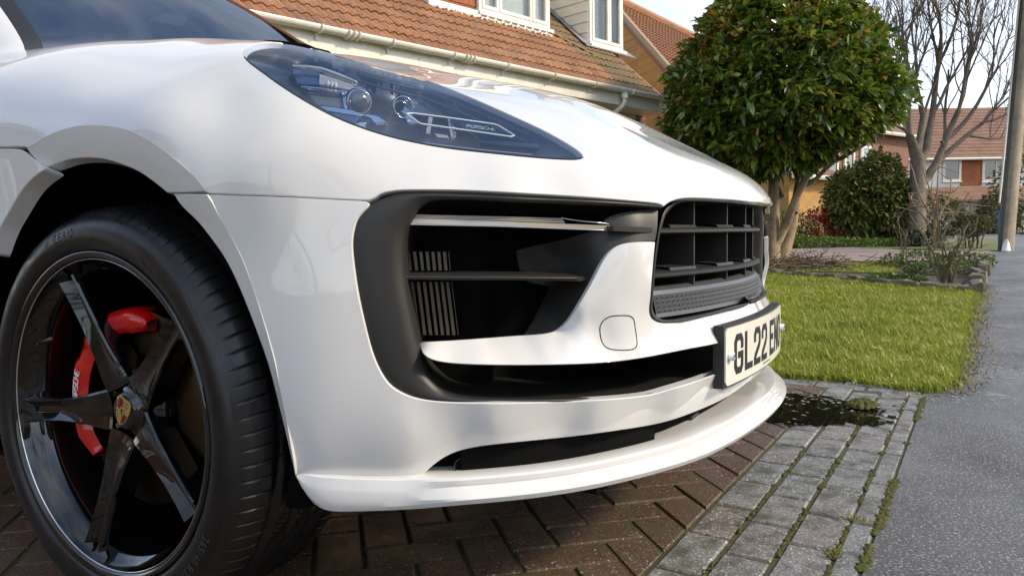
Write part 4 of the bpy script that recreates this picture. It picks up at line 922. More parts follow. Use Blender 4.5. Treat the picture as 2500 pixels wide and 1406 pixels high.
# 45 degree herringbone field
r2 = math.sqrt(.5); pit = .1025; cut_pav = []
for i in range(-60, 60):
    for j in range(-60, 60):
        if (i-j) % 4 == 0: a, cx, cy = 0, (i+1)*pit, (j+.5)*pit
        elif (i-j) % 4 == 3 and True: a, cx, cy = PI/2, (i+.5)*pit, (j+1)*pit
        else: continue
        # cells: horizontal paver covers (i,j),(i+1,j); vertical covers (i,j),(i,j+1)
        u = (cx-cy)*r2; v = (cx+cy)*r2
        if u > -.20 or u < -4.2 or v < -3.2 or v > 1.9: continue
        c = dw(u, v)
        zz = rng.normal(-.0005, .0010)
        hl, hw_ = .099, .0485; ca, sa = math.cos(PI/4+a), math.sin(PI/4+a); quad = [(u+ca*x-sa*y, v+sa*x+ca*y) for x, y in ((-hl, -hw_), (hl, -hw_), (hl, hw_), (-hl, hw_))]
        if max(q[0] for q in quad) > -.374 or max(q[1] for q in quad) > 1.738:
            poly = quad
            for ax_, lim in ((0, -.374), (1, 1.738)):
                o_ = []
                for i_ in range(len(poly)):
                    p0, p1 = poly[i_], poly[(i_+1) % len(poly)]; in0, in1 = p0[ax_] <= lim, p1[ax_] <= lim
                    if in0: o_.append(p0)
                    if in0 != in1: f_ = (lim-p0[ax_])/(p1[ax_]-p0[ax_]); o_.append((p0[0]+(p1[0]-p0[0])*f_, p0[1]+(p1[1]-p0[1])*f_))
                poly = o_
                if len(poly) < 3: break
            if len(poly) >= 3:
                P_ = np.array([dw(*q) for q in poly])
                if abs(np.sum(P_[:, 0]*np.roll(P_[:, 1], -1)-P_[:, 1]*np.roll(P_[:, 0], -1)))/2 > .0012: cut_pav.append((P_, zz))
            continue
        pav.append(paver(c, A0+PI/4+a, .2-.002, .1-.003, M_redbrick, zz, rng.normal(0, .005, 2)))
def cut_mesh(c, ang, L_, W, lim_u, lim_v):             # pavers clipped at the border course
    return None
def vis_rank(P):
    p = proj(P); d = (P-CAM)@CF; inn = (d > .3)&(p[:, 0] > -60)&(p[:, 0] < 2560)&(p[:, 1] > -60)&(p[:, 1] < 1480); return np.where(inn, d, d+1000)
def place_pieces(name, parent, items, limit, stuff_name, mesh_cache=PM):
    """items: (pos, angle, L, W, material, tilt). The nearest in view become objects, the rest one joined mesh per material."""
    P = np.array([it[0] for it in items]); order = np.argsort(vis_rank(P)); rest = {}
    for n_, i in enumerate(order):
        pos, ang, L_, W, mt_, tl_ = items[i]; key = (round(L_, 3), round(W, 3), mt_.name)
        R_ = Matrix.Rotation(ang, 4, 'Z')@Matrix.Rotation(tl_[0], 4, 'X')@Matrix.Rotation(tl_[1], 4, 'Y')
        if key not in mesh_cache:
            me = paver_mesh(L_, W); me.materials.append(mt_); mesh_cache[key] = me
        if n_ < limit:
            o = bpy.data.objects.new(name, mesh_cache[key]); COL.objects.link(o); o.parent = parent; o.matrix_local = Matrix.Translation(pos)@R_
        else:
            rest.setdefault(mt_, MB()); me = mesh_cache[key]; V = [(Matrix.Translation(pos)@R_)@v.co for v in me.vertices]; rest[mt_].add(V, [tuple(p.vertices) for p in me.polygons])
    for mt_, mb in rest.items(): o = mb.build(stuff_name, mt_, parent); o['kind'] = 'stuff'
# clip: drop field pavers whose centre lies over the border, the rest are trimmed by the border bricks sitting a little higher
pr_ = vis_rank(np.array([(*P_.mean(0), 0) for P_, zz in cut_pav])); cs_ = MB()
for n_, i in enumerate(np.argsort(pr_)):
    P_, zz = cut_pav[i]; n = len(P_); cm = P_.mean(0); top_ = cm+(P_-cm)*.93
    V = [(x, y, -.05) for x, y in P_]+[(x, y, zz-.005) for x, y in P_]+[(x, y, zz) for x, y in top_]; F_ = [tuple(range(2*n, 3*n))]+[(k*n+j, k*n+(j+1) % n, (k+1)*n+(j+1) % n, (k+1)*n+j) for k in (0, 1) for j in range(n)]
    if n_ < 60: obj('brick', V, F_, M_redbrick, base, False)
    else: cs_.add(V, F_)
if cs_.V: o = cs_.build('further_cut_bricks', M_redbrick, base); o['kind'] = 'stuff'
place_pieces('brick', base, [p for p in pav], 240, 'further_bricks')
# puddle --------------------------------------------------------------
def vnoise(x, y, s=0):
    return (np.sin(x*1.7+s)*np.cos(y*2.3+s*1.3)+.5*np.sin(x*4.1+y*3.3+s)+.3*np.cos(x*8.7-y*7.1+s*2)+.2*np.sin(x*17+y*13+s))/2
M_water = mat('puddle_water', (.010, .009, .006), .015, 0, 0, .6)
gx_ = np.arange(-.25, 1.12, .012); gy_ = np.arange(1.0, 1.86, .012); Xg, Yg = np.meshgrid(gx_, gy_, indexing='ij')
fld = 1-((Xg-.66)/.50)**2-((Yg-1.28)/.30)**2+.30*vnoise(Xg*7, Yg*9, 1)+.22*vnoise(Xg*25, Yg*30, 2); on = fld > .25
idx = -np.ones(Xg.shape, int); V = []; F_ = []
for i in range(on.shape[0]-1):
    for j in range(on.shape[1]-1):
        if on[i, j]:
            q = []
            for a, b in ((i, j), (i+1, j), (i+1, j+1), (i, j+1)):
                if idx[a, b] < 0: idx[a, b] = len(V); V.append((Xg[a, b]+rng.normal(0, .003), Yg[a, b]+rng.normal(0, .003), .0032))
                q.append(idx[a, b])
            F_.append(q)
pud = st(obj('puddle', V, F_, M_water, None, False))
# loose grit and leaf litter on the tarmac and drive (uncountable)
def flecks(name, n, sampler, size, mt_, zf=.002, flat=.35):
    P = sampler(n); V = np.empty((n, 3, 3)); a = rng.uniform(0, 2*PI, n); s_ = rng.uniform(.5, 1.4, n)*size
    for k in range(3):
        b = a+k*2*PI/3+rng.uniform(-.4, .4, n); V[:, k, 0] = P[:, 0]+np.cos(b)*s_; V[:, k, 1] = P[:, 1]+np.sin(b)*s_; V[:, k, 2] = gz(P[:, 1])+zf+rng.uniform(0, flat, n)*s_
    o = obj(name, V.reshape(-1, 3), np.arange(3*n).reshape(-1, 3), mt_, None, False); return st(o, 'stuff')
edge_x = lambda y: np.interp(y, [1.8, 2.1, 4, 6, 7.2, 9, 13], [1.22, 1.29, 1.36, 1.44, 1.52, 1.62, 1.9])
flecks('pavement_grit', 900, lambda n: (lambda y: np.stack([edge_x(y)+np.abs(rng.normal(0, .22, n)), y], -1))(rng.uniform(1.6, 9, n)**1.0), .007, mat('grit_pale', (.42, .40, .35), .8))
flecks('leaf_litter', 1500, lambda n: (lambda y: np.stack([edge_x(y)+rng.normal(.03, .07, n), y], -1))(rng.uniform(1.75, 7, n)), .011, mat('litter_brown', (.13, .075, .03), .8, noise=(40, (.30, .22, .09), .4, .6)))
flecks('drive_grit', 700, lambda n: np.stack([rng.uniform(-.4, 1.12, n), rng.uniform(-.6, 1.7, n)], -1), .0026, mat('grit_white', (.5, .48, .42), .8), .001)
flecks('puddle_litter', 130, lambda n: np.stack([rng.normal(.80, .20, n), rng.normal(1.45, .12, n)], -1), .010, mat('litter_dark', (.10, .085, .06), .8, noise=(60, (.35, .33, .28), .45, .6)), .004)
# moss cushions along the open joints
M_moss = mat('moss', (.100, .105, .012), .9, noise=(60, (.042, .045, .008), .4, .65), bump=(500, .8, .004))
mb = MB(); oct_ = [(1, 0, 0), (.5, .87, 0), (-.5, .87, 0), (-1, 0, 0), (-.5, -.87, 0), (.5, -.87, 0), (.6, 0, .7), (-.3, .52, .7), (-.3, -.52, .7), (0, 0, 1)]
octf = [(0, 1, 6), (1, 7, 6), (1, 2, 7), (2, 3, 7), (3, 8, 7), (3, 4, 8), (4, 5, 8), (5, 6, 8), (5, 0, 6), (6, 7, 9), (7, 8, 9), (8, 6, 9)]
for u0, dens, w, y0, y1 in ((-.003, 1500, .010, -.6, 1.7), (-.060, 1100, .007, -.6, 1.7), (-.163, 800, .007, -.5, 1.5), (-.267, 500, .006, -.3, 1.4)):
    for k in range(dens):
        v = rng.uniform(y0, y1)
        if vnoise(np.array(v*3.1), np.array(u0*40), 3) < -.05: continue
        c = dw(u0+rng.normal(0, w*.45), v); r = rng.uniform(.2, .75)*w; a = rng.uniform(0, 6)
        V = [(c[0]+(x*math.cos(a)-y*math.sin(a))*r, c[1]+(x*math.sin(a)+y*math.cos(a))*r*1.4, -.0035+z*r*.8+.003) for x, y, z in oct_]; mb.add(V, octf)
for k in range(160):                      # cushion of moss at the edge of the puddle
    a = rng.uniform(0, 2*PI); q = rng.uniform(0, 1)**.5*.055; r = rng.uniform(.006, .014); V = [(1.0+math.cos(a)*q+x*r, 1.40+math.sin(a)*q*1.1+y*r, .004+(1-(q/.06)**2)*.022+z*r) for x, y, z in oct_]; mb.add(V, octf)
st(mb.build('moss', M_moss, None, True), 'stuff')
# lawn -------------------------------------------------------------------
lawn_poly = np.array([(-7, 1.96), (1.0, 1.96), (1.12, 1.80), (1.24, 1.78), (1.31, 2.1), (1.36, 4), (1.43, 6.0), (-.55, 7.75), (-2.2, 8.9), (-7, 8.9)])
V, F_ = mesh_dom([lawn_poly], .4); V3 = [(p[0], p[1], float(gz(p[1]))-.006) for p in V]; st(obj('lawn_soil', V3, F_, M_turf, None, False))
def grass(name, n, sampler, hgt, mt_, wid=.0026, lean=.55):
    P = sampler(n); n = len(P); a = rng.uniform(0, 2*PI, n); h = hgt*rng.uniform(.45, 1.25, n)*(1+.45*np.clip(vnoise(P[:, 0]*5, P[:, 1]*5, 2), -.8, 1)); l = rng.uniform(.1, lean, n)*h*1.3; w = wid*rng.uniform(.7, 1.5, n)
    dx, dy = np.cos(a), np.sin(a); z0 = gz(P[:, 1])-.008; V = np.empty((n, 5, 3))
    for k, (t, ww) in enumerate(((0, 1), (0, -1), (.55, .8), (.55, -.8), (1, 0))):
        V[:, k, 0] = P[:, 0]+dx*l*t*t-dy*w*ww; V[:, k, 1] = P[:, 1]+dy*l*t*t+dx*w*ww; V[:, k, 2] = z0+h*t*(1-.25*t*lean)
    b = np.arange(n)[:, None]*5; Fq = np.concatenate([b+np.array([[0, 1, 3, 2]])]); Ft = b+np.array([[2, 3, 4]])
    me = bpy.data.meshes.new(name); me.vertices.add(5*n); me.vertices.foreach_set('co', V.reshape(-1)); loops = np.concatenate([np.concatenate([Fq, Ft], 1).reshape(-1)])
    me.loops.add(7*n); me.loops.foreach_set('vertex_index', loops.astype(np.int32)); me.polygons.add(2*n)
    stt = np.stack([np.arange(n)*7, np.arange(n)*7+4], -1).reshape(-1); tot = np.tile([4, 3], n); me.polygons.foreach_set('loop_start', stt.astype(np.int32)); me.update(calc_edges=True); me.validate()
    at_ = me.attributes.new('tint', 'FLOAT', 'POINT'); at_.data.foreach_set('value', np.repeat(rng.uniform(0, 1, n), 5).astype(np.float32))
    return st(link(name, me, None, mt_), 'stuff')
def tint_mat(name, cols, rough=.5, patch=None, spec=.4, trans=0.0):
    m = bpy.data.materials.new(name); m.use_nodes = True; nt, N, L_, B = nodes_of(m); at_ = N.new('ShaderNodeAttribute'); at_.attribute_name = 'tint'
    rp = N.new('ShaderNodeValToRGB'); els = rp.color_ramp.elements
    while len(els) < len(cols): els.new(.5)
    for i, c in enumerate(cols): els[i].position = i/(len(cols)-1); els[i].color = (*c, 1)
    v = at_.outputs['Fac']
    if patch:
        geo = N.new('ShaderNodeNewGeometry'); t = N.new('ShaderNodeTexNoise'); t.inputs['Scale'].default_value = patch; t.inputs['Detail'].default_value = 3; L_.new(geo.outputs['Position'], t.inputs['Vector'])
        r = N.new('ShaderNodeMapRange'); r.inputs['From Min'].default_value = .3; r.inputs['From Max'].default_value = .7; L_.new(t.outputs['Fac'], r.inputs['Value'])
        ad = N.new('ShaderNodeMath'); ad.operation = 'ADD'; L_.new(v, ad.inputs[0]); L_.new(r.outputs[0], ad.inputs[1]); h = N.new('ShaderNodeMath'); h.operation = 'MULTIPLY'; h.inputs[1].default_value = .5; L_.new(ad.outputs[0], h.inputs[0]); v = h.outputs[0]
    L_.new(v, rp.inputs[0]); L_.new(rp.outputs[0], B.inputs['Base Color']); B.inputs['Roughness'].default_value = rough; B.inputs['Specular IOR Level'].default_value = spec
    if trans:
        out = N['Material Output']; tb = N.new('ShaderNodeBsdfTranslucent'); L_.new(rp.outputs[0], tb.inputs[0]); mx = N.new('ShaderNodeMixShader'); mx.inputs[0].default_value = trans; L_.new(B.outputs[0], mx.inputs[1]); L_.new(tb.outputs[0], mx.inputs[2]); L_.new(mx.outputs[0], out.inputs[0])
    return m
M_grass = tint_mat('grass_blades', [(.17, .21, .02), (.29, .34, .038), (.38, .40, .055), (.50, .45, .11)], .45, 2.2, .35, .3)
def lawn_sample(n, view=True):
    out = []
    while sum(map(len, out)) < n:
        p = np.stack([rng.uniform(-2.6, 1.46, 60000), rng.uniform(1.80, 8.6, 60000)], -1) if view else np.stack([rng.uniform(-6.5, 1.4, 30000), rng.uniform(1.96, 8.9, 30000)], -1)
        p = p[inside(p, [lawn_poly])]
        if view:
            p = p[rng.uniform(0, 1, len(p)) < np.clip(3.2/(p[:, 1]+.6), .25, 1)]
        out.append(p)
    return np.concatenate(out)[:n]
grass('lawn_grass', 190000, lawn_sample, .055, M_grass)
grass('lawn_grass_behind_car', 26000, lambda n: lawn_sample(n, False), .06, M_grass, .005)
M_dry = tint_mat('dry_grass', [(.30, .24, .08), (.22, .20, .05), (.14, .16, .03)], .6, None, .3)
grass('dry_verge_grass', 2600, lambda n: (lambda y: np.stack([edge_x(y)+rng.normal(.02, .05, n), y], -1))(rng.uniform(1.8, 6.8, n)), .035, M_dry, .002, .9)
grass('joint_tufts', 260, lambda n: np.concatenate([np.stack([rng.normal(1.117, .022, n//2), rng.normal(.185, .012, n//2)], -1), np.stack([rng.normal(1.085, .010, n-n//2), rng.normal(-.045, .012, n-n//2)], -1)]), .022, M_dry, .0012, 1.2)

def edge_tufts(n):
    k = n//2; y = rng.uniform(1.85, 6.2, k); a = np.stack([edge_x(y)+rng.normal(-.02, .035, k)+.03*vnoise(y*9, y*0, 4), y], -1); x = rng.uniform(-.6, 1.25, n-k); b = np.stack([x, 1.95+rng.normal(-.012, .022, n-k)+.025*vnoise(x*11, x*0, 7)-.09*np.clip((x-.85)/.4, 0, 1)], -1); return np.concatenate([a, b])
grass('lawn_edge_grass', 9000, edge_tufts, .045, M_grass, .0024, 1.1)
flecks('fallen_leaves', 220, lambda n: np.stack([rng.uniform(-1.2, 1.35, n), rng.uniform(2.0, 7.4, n)], -1), .022, mat('fallen_leaf', (.24, .13, .05), .7, noise=(30, (.36, .30, .12), .4, .6)), .045)
# ================================================================== HOUSE beside the drive
M_upvc = mat('white_upvc', (.80, .76, .65), .35, 0, .1, noise=(3, (.66, .62, .50), .45, .7))
M_tile = speckle_mat('roof_tile', [(.27, .115, .050), (.33, .150, .068), (.24, .108, .054), (.30, .155, .080), (.36, .170, .082)], (.6, .85), speck=(60, (.34, .26, .18), .67), moss=(2.2, (.15, .105, .055), .52, .75), bump=(90, .6, .006), sc=20)
M_tile_old = speckle_mat('roof_tile_weathered', [(.20, .125, .062), (.22, .145, .072), (.18, .12, .056)], (.7, .9), speck=(60, (.30, .25, .15), .66), moss=(2.4, (.15, .135, .055), .45, .7), bump=(90, .6, .006), sc=20)
M_hung = speckle_mat('hung_tile', [(.30, .080, .020), (.26, .065, .018), (.22, .060, .020)], (.6, .8), bump=(90, .5, .004), sc=20)
M_lead = mat('lead_flashing', (.19, .19, .19), .55, .2, noise=(8, (.30, .30, .30), .4, .7))
M_pane = mat('window_glass', (.055, .060, .065), .03, 0, 1.0, .8, coatr=0)
M_curtain = mat('curtain', (.62, .58, .50), .9, bump=(30, .4, .01)); M_room = mat('room_dim', (.22, .21, .19), .9)
M_clearpane = clear_mat('clear_pane', (.80, .84, .86), 0, 1.5)
def brick_mat(name, c1, c2, mortar, scale=1.0):
    m = bpy.data.materials.new(name); m.use_nodes = True; nt, N, L_, B = nodes_of(m); geo = N.new('ShaderNodeTexCoord'); mp = N.new('ShaderNodeMapping'); mp.inputs['Rotation'].default_value = (PI/2, 0, 0)
    b = N.new('ShaderNodeTexBrick'); b.inputs['Color1'].default_value = (*c1, 1); b.inputs['Color2'].default_value = (*c2, 1); b.inputs['Mortar'].default_value = (*mortar, 1); b.inputs['Scale'].default_value = 4.4/scale
    b.inputs['Mortar Size'].default_value = .02; b.inputs['Brick Width'].default_value = 1.0; b.inputs['Row Height'].default_value = .33
    # wall bricks run along the object's own x axis and z axis
    sp = N.new('ShaderNodeSeparateXYZ'); cb = N.new('ShaderNodeCombineXYZ'); L_.new(geo.outputs['Object'], sp.inputs[0]); ad = N.new('ShaderNodeMath'); ad.operation = 'ADD'; L_.new(sp.outputs[0], ad.inputs[0]); L_.new(sp.outputs[1], ad.inputs[1]); L_.new(ad.outputs[0], cb.inputs[0]); L_.new(sp.outputs[2], cb.inputs[1]); L_.new(cb.outputs[0], b.inputs['Vector'])
    L_.new(b.outputs['Color'], B.inputs['Base Color']); B.inputs['Roughness'].default_value = .85
    bp = N.new('ShaderNodeBump'); bp.inputs['Strength'].default_value = .4; bp.inputs['Distance'].default_value = .01; bp.invert = True; L_.new(b.outputs['Fac'], bp.inputs['Height']); L_.new(bp.outputs[0], B.inputs['Normal']); return m
M_yellow = brick_mat('yellow_brick', (.46, .25, .065), (.36, .19, .05), (.40, .30, .16)); M_rbrick = brick_mat('red_brick_wall', (.22, .095, .05), (.17, .075, .042), (.30, .24, .19)); M_render = mat('cream_render', (.55, .50, .38), .85, noise=(5, (.46, .42, .32), .4, .7))
EZ = 2.75
E1 = at(600, 30, 'z', EZ); E2 = at(1600, 235, 'z', EZ); HE = (E2-E1)/np.linalg.norm(E2-E1); HN = np.array([HE[1], -HE[0], 0.0]); UPZ = np.array([0, 0, 1.0])
AL = math.radians(41); RU = -HN*math.cos(AL)+UPZ*math.sin(AL); RN = np.cross(HE, RU); RN = RN if RN[2] > 0 else -RN
HLEN = float(np.linalg.norm(E2-E1))
house = thing('house', 'brown tiled house with cream gutter and white dormer windows behind the white car', 'house', (0, 0, 0))
def roof_hit(px, py):                  # -> (along the eave, up the slope)
    d = ray([px], [py])[0]; t = ((E1-CAM)@RN)/(d@RN); p = CAM+d*t-E1; return float(p@HE), float(p@RU)
def rp(s, v, h=0.0): return E1+HE*s+RU*v+RN*h
s0, s1 = -5.0, HLEN+.35
# roof deck (dark, under the tiles), back slope and gable end
mb = MB(); mb.add([rp(s0, -.05, -.02), rp(s1, -.05, -.02), rp(s1, 5.6, -.02), rp(s0, 5.6, -.02)], [(0, 1, 2, 3)])
mb.build('roof_deck', M_tile, house)
rg0, rg1 = rp(s0, 5.6, -.02), rp(s1, 5.6, -.02); bk = -HN*5.6*math.cos(AL)-UPZ*5.6*math.sin(AL)
MB().add([rg0, rg1, rg1+bk, rg0+bk], [(0, 1, 2, 3)]).build('roof_back', M_tile, house)
# tiles: twin-roll profile, one object each for those in view
def tile_mesh(mt_):
    w, L_, n = .24, .27, 13; V = []; u = np.linspace(-w/2, w/2, n)
    prof_ = .026*np.clip(np.abs(((u/w*2+.5) % 1)-.5)*2*1.25-.12, 0, 1)
    for x, h in ((-.045, .026), (L_-.045, .004)):
        for k in range(n): V.append((u[k], x, prof_[k]+h))
    for k in range(n): V.append((u[k], -.045, prof_[k]+.024))
    for k in range(n): V.append((u[k], -.042, prof_[k]+.004))
    Fc = [(k, k+1, n+k+1, n+k) for k in range(n-1)]+[(3*n+k, 3*n+k+1, k+1, k) for k in range(n-1)]
    me = mesh_from('roof_tile', V, Fc, True); me.set_sharp_from_angle(angle=math.radians(50)); me.materials.append(mt_); return me
TM, TMo = tile_mesh(M_tile), tile_mesh(M_tile_old)
d1a = roof_hit(1160, 38); d1b = roof_hit(1342, 91); d2a = roof_hit(1434, 111); d2b = roof_hit(1516, 133)
VD1 = (d1a[1]+d1b[1])/2; VD2 = (d2a[1]+d2b[1])/2; SD1L = roof_hit(1035, 4)[0]
print('ROOF', d1a, d1b, d2a, d2b, 'len', HLEN)
s_val = d1b[0]+.02                     # the valley where the older tiles begin
tl_items = []
for r in range(0, 20):
    v = .0+r*.225
    for k in range(int((s1-s0)/.24)):
        s = s0+.12+k*.24
        if SD1L-.1 < s < d1b[0] and v > VD1-.1: continue
        if d2a[0]-.05 < s < d2b[0]+.05 and v > VD2-.12: continue
        old = s > s_val+ (v-.0)*-.25+.55
        tl_items.append((s, v, old))
Rm = Matrix([[HE[i], RU[i], RN[i], 0] for i in range(3)]+[[0, 0, 0, 1]])
P = np.array([rp(s, v) for s, v, o in tl_items]); order = np.argsort(vis_rank(P)); restm = {TM: MB(), TMo: MB()}
for n_, i in enumerate(order):
    s, v, old = tl_items[i]; me = TMo if old else TM; Mx = Matrix.Translation(rp(s, v, rng.normal(0, .002)))@Rm@Matrix.Rotation(rng.normal(0, .006), 4, 'Z')@Matrix.Rotation(rng.normal(0, .006), 4, 'X')
    if n_ < 300: o = bpy.data.objects.new('roof_tile', me); COL.objects.link(o); o.parent = house; o.matrix_local = Mx
    else: restm[me].add([Mx@q.co for q in me.vertices], [tuple(p.vertices) for p in me.polygons])
for me, mb in restm.items():
    if mb.V: o = mb.build('further_roof_tiles', me.materials[0], house); o['kind'] = 'stuff'
# gutter, brackets, fascia, soffit, walls
def along(s, n_, z): return E1+HE*s+HN*n_+UPZ*z
ns_ = 2; V = []; pr = [(.115*math.cos(a)*.5+.10, -.02-.058*math.sin(a)) for a in np.linspace(0, PI, 11)]; pr = pr+[(x*.96+.004, z+.004) for x, z in pr[::-1]]
for s in (s0, s1-.05): V += [along(s, a, b) for a, b in pr]
obj('gutter', V, grid_faces(2, len(pr), False, True), M_upvc, house)
for k in range(14):
    s = s0+.55+k*.86; mb = MB(); mb.tube([along(s, .10+.064*math.cos(a), -.02-.064*math.sin(a)) for a in np.linspace(-.1, PI+.1, 12)], .012, 6); mb.box(along(s, .03, -.09), (.03, .03, .10)); mb.build('gutter_bracket', M_upvc, house)
for s in (roof_hit(862, 100)[0], roof_hit(1135, 145)[0]):
    for ds in (-.06, 0, .06): MB().tube([along(s+ds, .10+.066*math.cos(a), -.02-.066*math.sin(a)) for a in np.linspace(-.1, PI+.1, 12)], .014, 6).build('gutter_joint', M_upvc, house)
def slab(name, c0, c1, n0, n1, z0, z1, mt_, par=None):
    mb = MB(); mb.add([along(s, n_, z) for s in (c0, c1) for n_ in (n0, n1) for z in (z0, z1)], [(0, 1, 3, 2), (4, 6, 7, 5), (0, 4, 5, 1), (2, 3, 7, 6), (0, 2, 6, 4), (1, 5, 7, 3)]); return mb.build(name, mt_, par or house)
for a, b in ((s0, -1.0), (-.996, 2.0), (2.004, 2.55), (2.554, s1-.1)): slab('fascia_board', a, b, .0, .025, -.24, -.03, M_upvc)
for a, b in ((s0, -1.0), (-.99, 1.4), (1.41, 2.5), (2.51, 4.0), (4.01, s1-.1)): slab('soffit_panel', a, b, -.42, -.003, -.232, -.215, M_upvc)
slab('wall', s0, 2.4, -.62, -.425, -2.9, -.235, M_rbrick); slab('wall', 2.402, s1-.25, -.60, -.43, -2.9, -.236, M_render); slab('wall', s1-.248, s1-.02, -.60, -.41, -2.9, -.236, M_rbrick)
MB().add([along(s1-.03, -.5, -2.9), along(s1-.03, -8.5, -2.9), along(s1-.03, -8.5, -.2), along(s1-.03, -4.2, 3.6), along(s1-.03, -.5, -.2)], [(0, 1, 2, 3, 4)]).build('gable_wall', M_yellow, house)
sdp = HLEN-.93
MB().tube([along(sdp, .10, -.07), along(sdp, .10, -.20), along(sdp-.02, .08, -.26), along(sdp-.10, -.30, -.52), along(sdp-.11, -.36, -.62), along(sdp-.11, -.37, -2.8)], .036, 12).build('downpipe', M_upvc, house, True)
MB().tube([along(sdp, .10, -.06), along(sdp, .10, -.15)], .050, 12).build('downpipe_outlet', M_upvc, house, True)
# flashing along the change of tiles
MB().add([rp(s_val, VD1+.05, .05), rp(s_val+.10, VD1+.05, .05), rp(s_val+.75, .9, .05), rp(s_val+.66, .9, .05)], [(0, 1, 2, 3)]).build('flashing', M_tile_old, house)
# window builder ---------------------------------------------------------
def frame_bar(mb, O_, U, W_, N_, u0, u1, w0, w1, d0, d1):
    V = [O_+U*u+W_*w+N_*d for u in (u0, u1) for w in (w0, w1) for d in (d0, d1)]; mb.add(V, [(0, 1, 3, 2), (4, 6, 7, 5), (0, 4, 5, 1), (2, 3, 7, 6), (0, 2, 6, 4), (1, 5, 7, 3)])
def window(parent, O_, U, W_, N_, w, h, lights, fr=.065, curtain=True, pane=None, blind=False):
    """lights: list of (u0, u1, w0, w1) openings. O_ lower-left corner, U along, W_ up, N_ outwards."""
    mb = MB(); frame_bar(mb, O_, U, W_, N_, 0, w, 0, fr, -.04, .03); frame_bar(mb, O_, U, W_, N_, 0, w, h-fr, h, -.04, .03); frame_bar(mb, O_, U, W_, N_, 0, fr, fr, h-fr, -.04, .03); frame_bar(mb, O_, U, W_, N_, w-fr, w, fr, h-fr, -.04, .03)
    mb.build('window_frame', M_upvc, parent)
    for (a, b, c, d) in lights:
        mb = MB(); t = .045
        frame_bar(mb, O_, U, W_, N_, a, b, c, c+t, -.02, .042); frame_bar(mb, O_, U, W_, N_, a, b, d-t, d, -.02, .042); frame_bar(mb, O_, U, W_, N_, a, a+t, c+t, d-t, -.02, .042); frame_bar(mb, O_, U, W_, N_, b-t, b, c+t, d-t, -.02, .042)
        mb.build('window_sash', M_upvc, parent)
        mb = MB(); frame_bar(mb, O_, U, W_, N_, a+t, b-t, c+t, d-t, .004, .010); mb.build('window_pane', pane or M_clearpane, parent)
    mb = MB(); frame_bar(mb, O_, U, W_, N_, -.03, w+.03, -.05, -.002, -.02, .09); mb.build('window_sill', M_upvc, parent)
    if pane is None:
        mb = MB(); frame_bar(mb, O_, U, W_, N_, 0, w, 0, h, -.62, -.60); mb.build('room_back', M_room, parent)
dorm1 = bpy.data.objects.new('dormer', None); COL.objects.link(dorm1); dorm1.parent = house
O1 = rp(SD1L, VD1, .02); wd = d1b[0]-SD1L; sw = d1a[0]-SD1L; hw = 1.35
mb = MB(); frame_bar(mb, O1, HE, UPZ, HN, 0, wd, 0, 1.9, -.12, -.05); mb.build('dormer_front', M_upvc, dorm1)
mb = MB(); frame_bar(mb, O1, HE, UPZ, HN, wd-.03, wd, -.05, 1.9, -2.2, -.05); mb.build('dormer_cheek', M_upvc, dorm1)
mb = MB(); frame_bar(mb, O1, HE, UPZ, HN, -.1, wd+.1, 1.9, 2.0, -2.4, .15); mb.build('dormer_roof', M_lead, dorm1)
for r in range(9):
    for k in range(int(sw/.165)+1):
        u = k*.165+(.08 if r % 2 else 0)
        if u > sw-.06: continue
        mb = MB(); frame_bar(mb, O1, HE, UPZ, HN, u, min(u+.16, sw), r*.115, r*.115+.17, -.045+.012*(r % 1), -.028); V = np.array(mb.V); low = np.abs((V-O1)@UPZ-r*.115) < .01; V[low] += HN*.016; obj('hung_tile', V, mb.F, M_hung, dorm1, False)
W1 = wd-sw
O1w = O1+HE*(sw+.0)+UPZ*.05
window(dorm1, O1w, HE, UPZ, HN, W1, hw, [(.06, .26*W1, .06, hw-.06), (.27*W1, .73*W1, .06, hw-.06), (.74*W1, W1-.06, .06, hw-.06)])
for a, b in ((.07, .14*W1), (.66*W1, .735*W1), (.76*W1, .95*W1)):
    V = []; n = 24
    for i in range(n):
        u = a+(b-a)*i/(n-1)
        for w_ in (.05, hw-.05): V.append(O1w+HE*u+UPZ*w_+HN*(-.16+.03*math.sin(i*1.7)))
    obj('curtain', V, grid_faces(n, 2), M_curtain, dorm1)
mb = MB(); frame_bar(mb, O1, HE, UPZ, HN, -.02, wd+.02, -.06, .045, -.03, .06); mb.build('dormer_apron', M_upvc, dorm1)
# crinkled white sealing strip along the foot of the dormer
for k in range(int(wd/.15)):
    c = rp(SD1L+.07+k*.15, VD1-.10, .045); MB().tube([c-HE*.035-RU*.02, c+RN*.02, c+HE*.035-RU*.02], [.012, .022, .012], 6).build('seal_scallop', mat('seal_white', (.72, .70, .66), .6) if k == 0 else bpy.data.materials['seal_white'], dorm1, True)
dorm2 = bpy.data.objects.new('dormer', None); COL.objects.link(dorm2); dorm2.parent = house
O2 = rp(d2a[0], VD2, .03); w2 = d2b[0]-d2a[0]; h2 = 1.75
window(dorm2, O2, HE, UPZ, HN, w2, h2, [(.06, .56*w2, .06, h2-.06), (.57*w2, w2-.06, .06, h2*.52), (.57*w2, w2-.06, h2*.53, h2-.06)], .07)
mb = MB()
for k in range(52): frame_bar(mb, O2, HE, UPZ, HN, .09, w2-.09, .10+k*.03, .10+k*.03+.022, -.10, -.085)
mb.build('window_blind', mat('blind_grey', (.42, .44, .42), .6), dorm2)
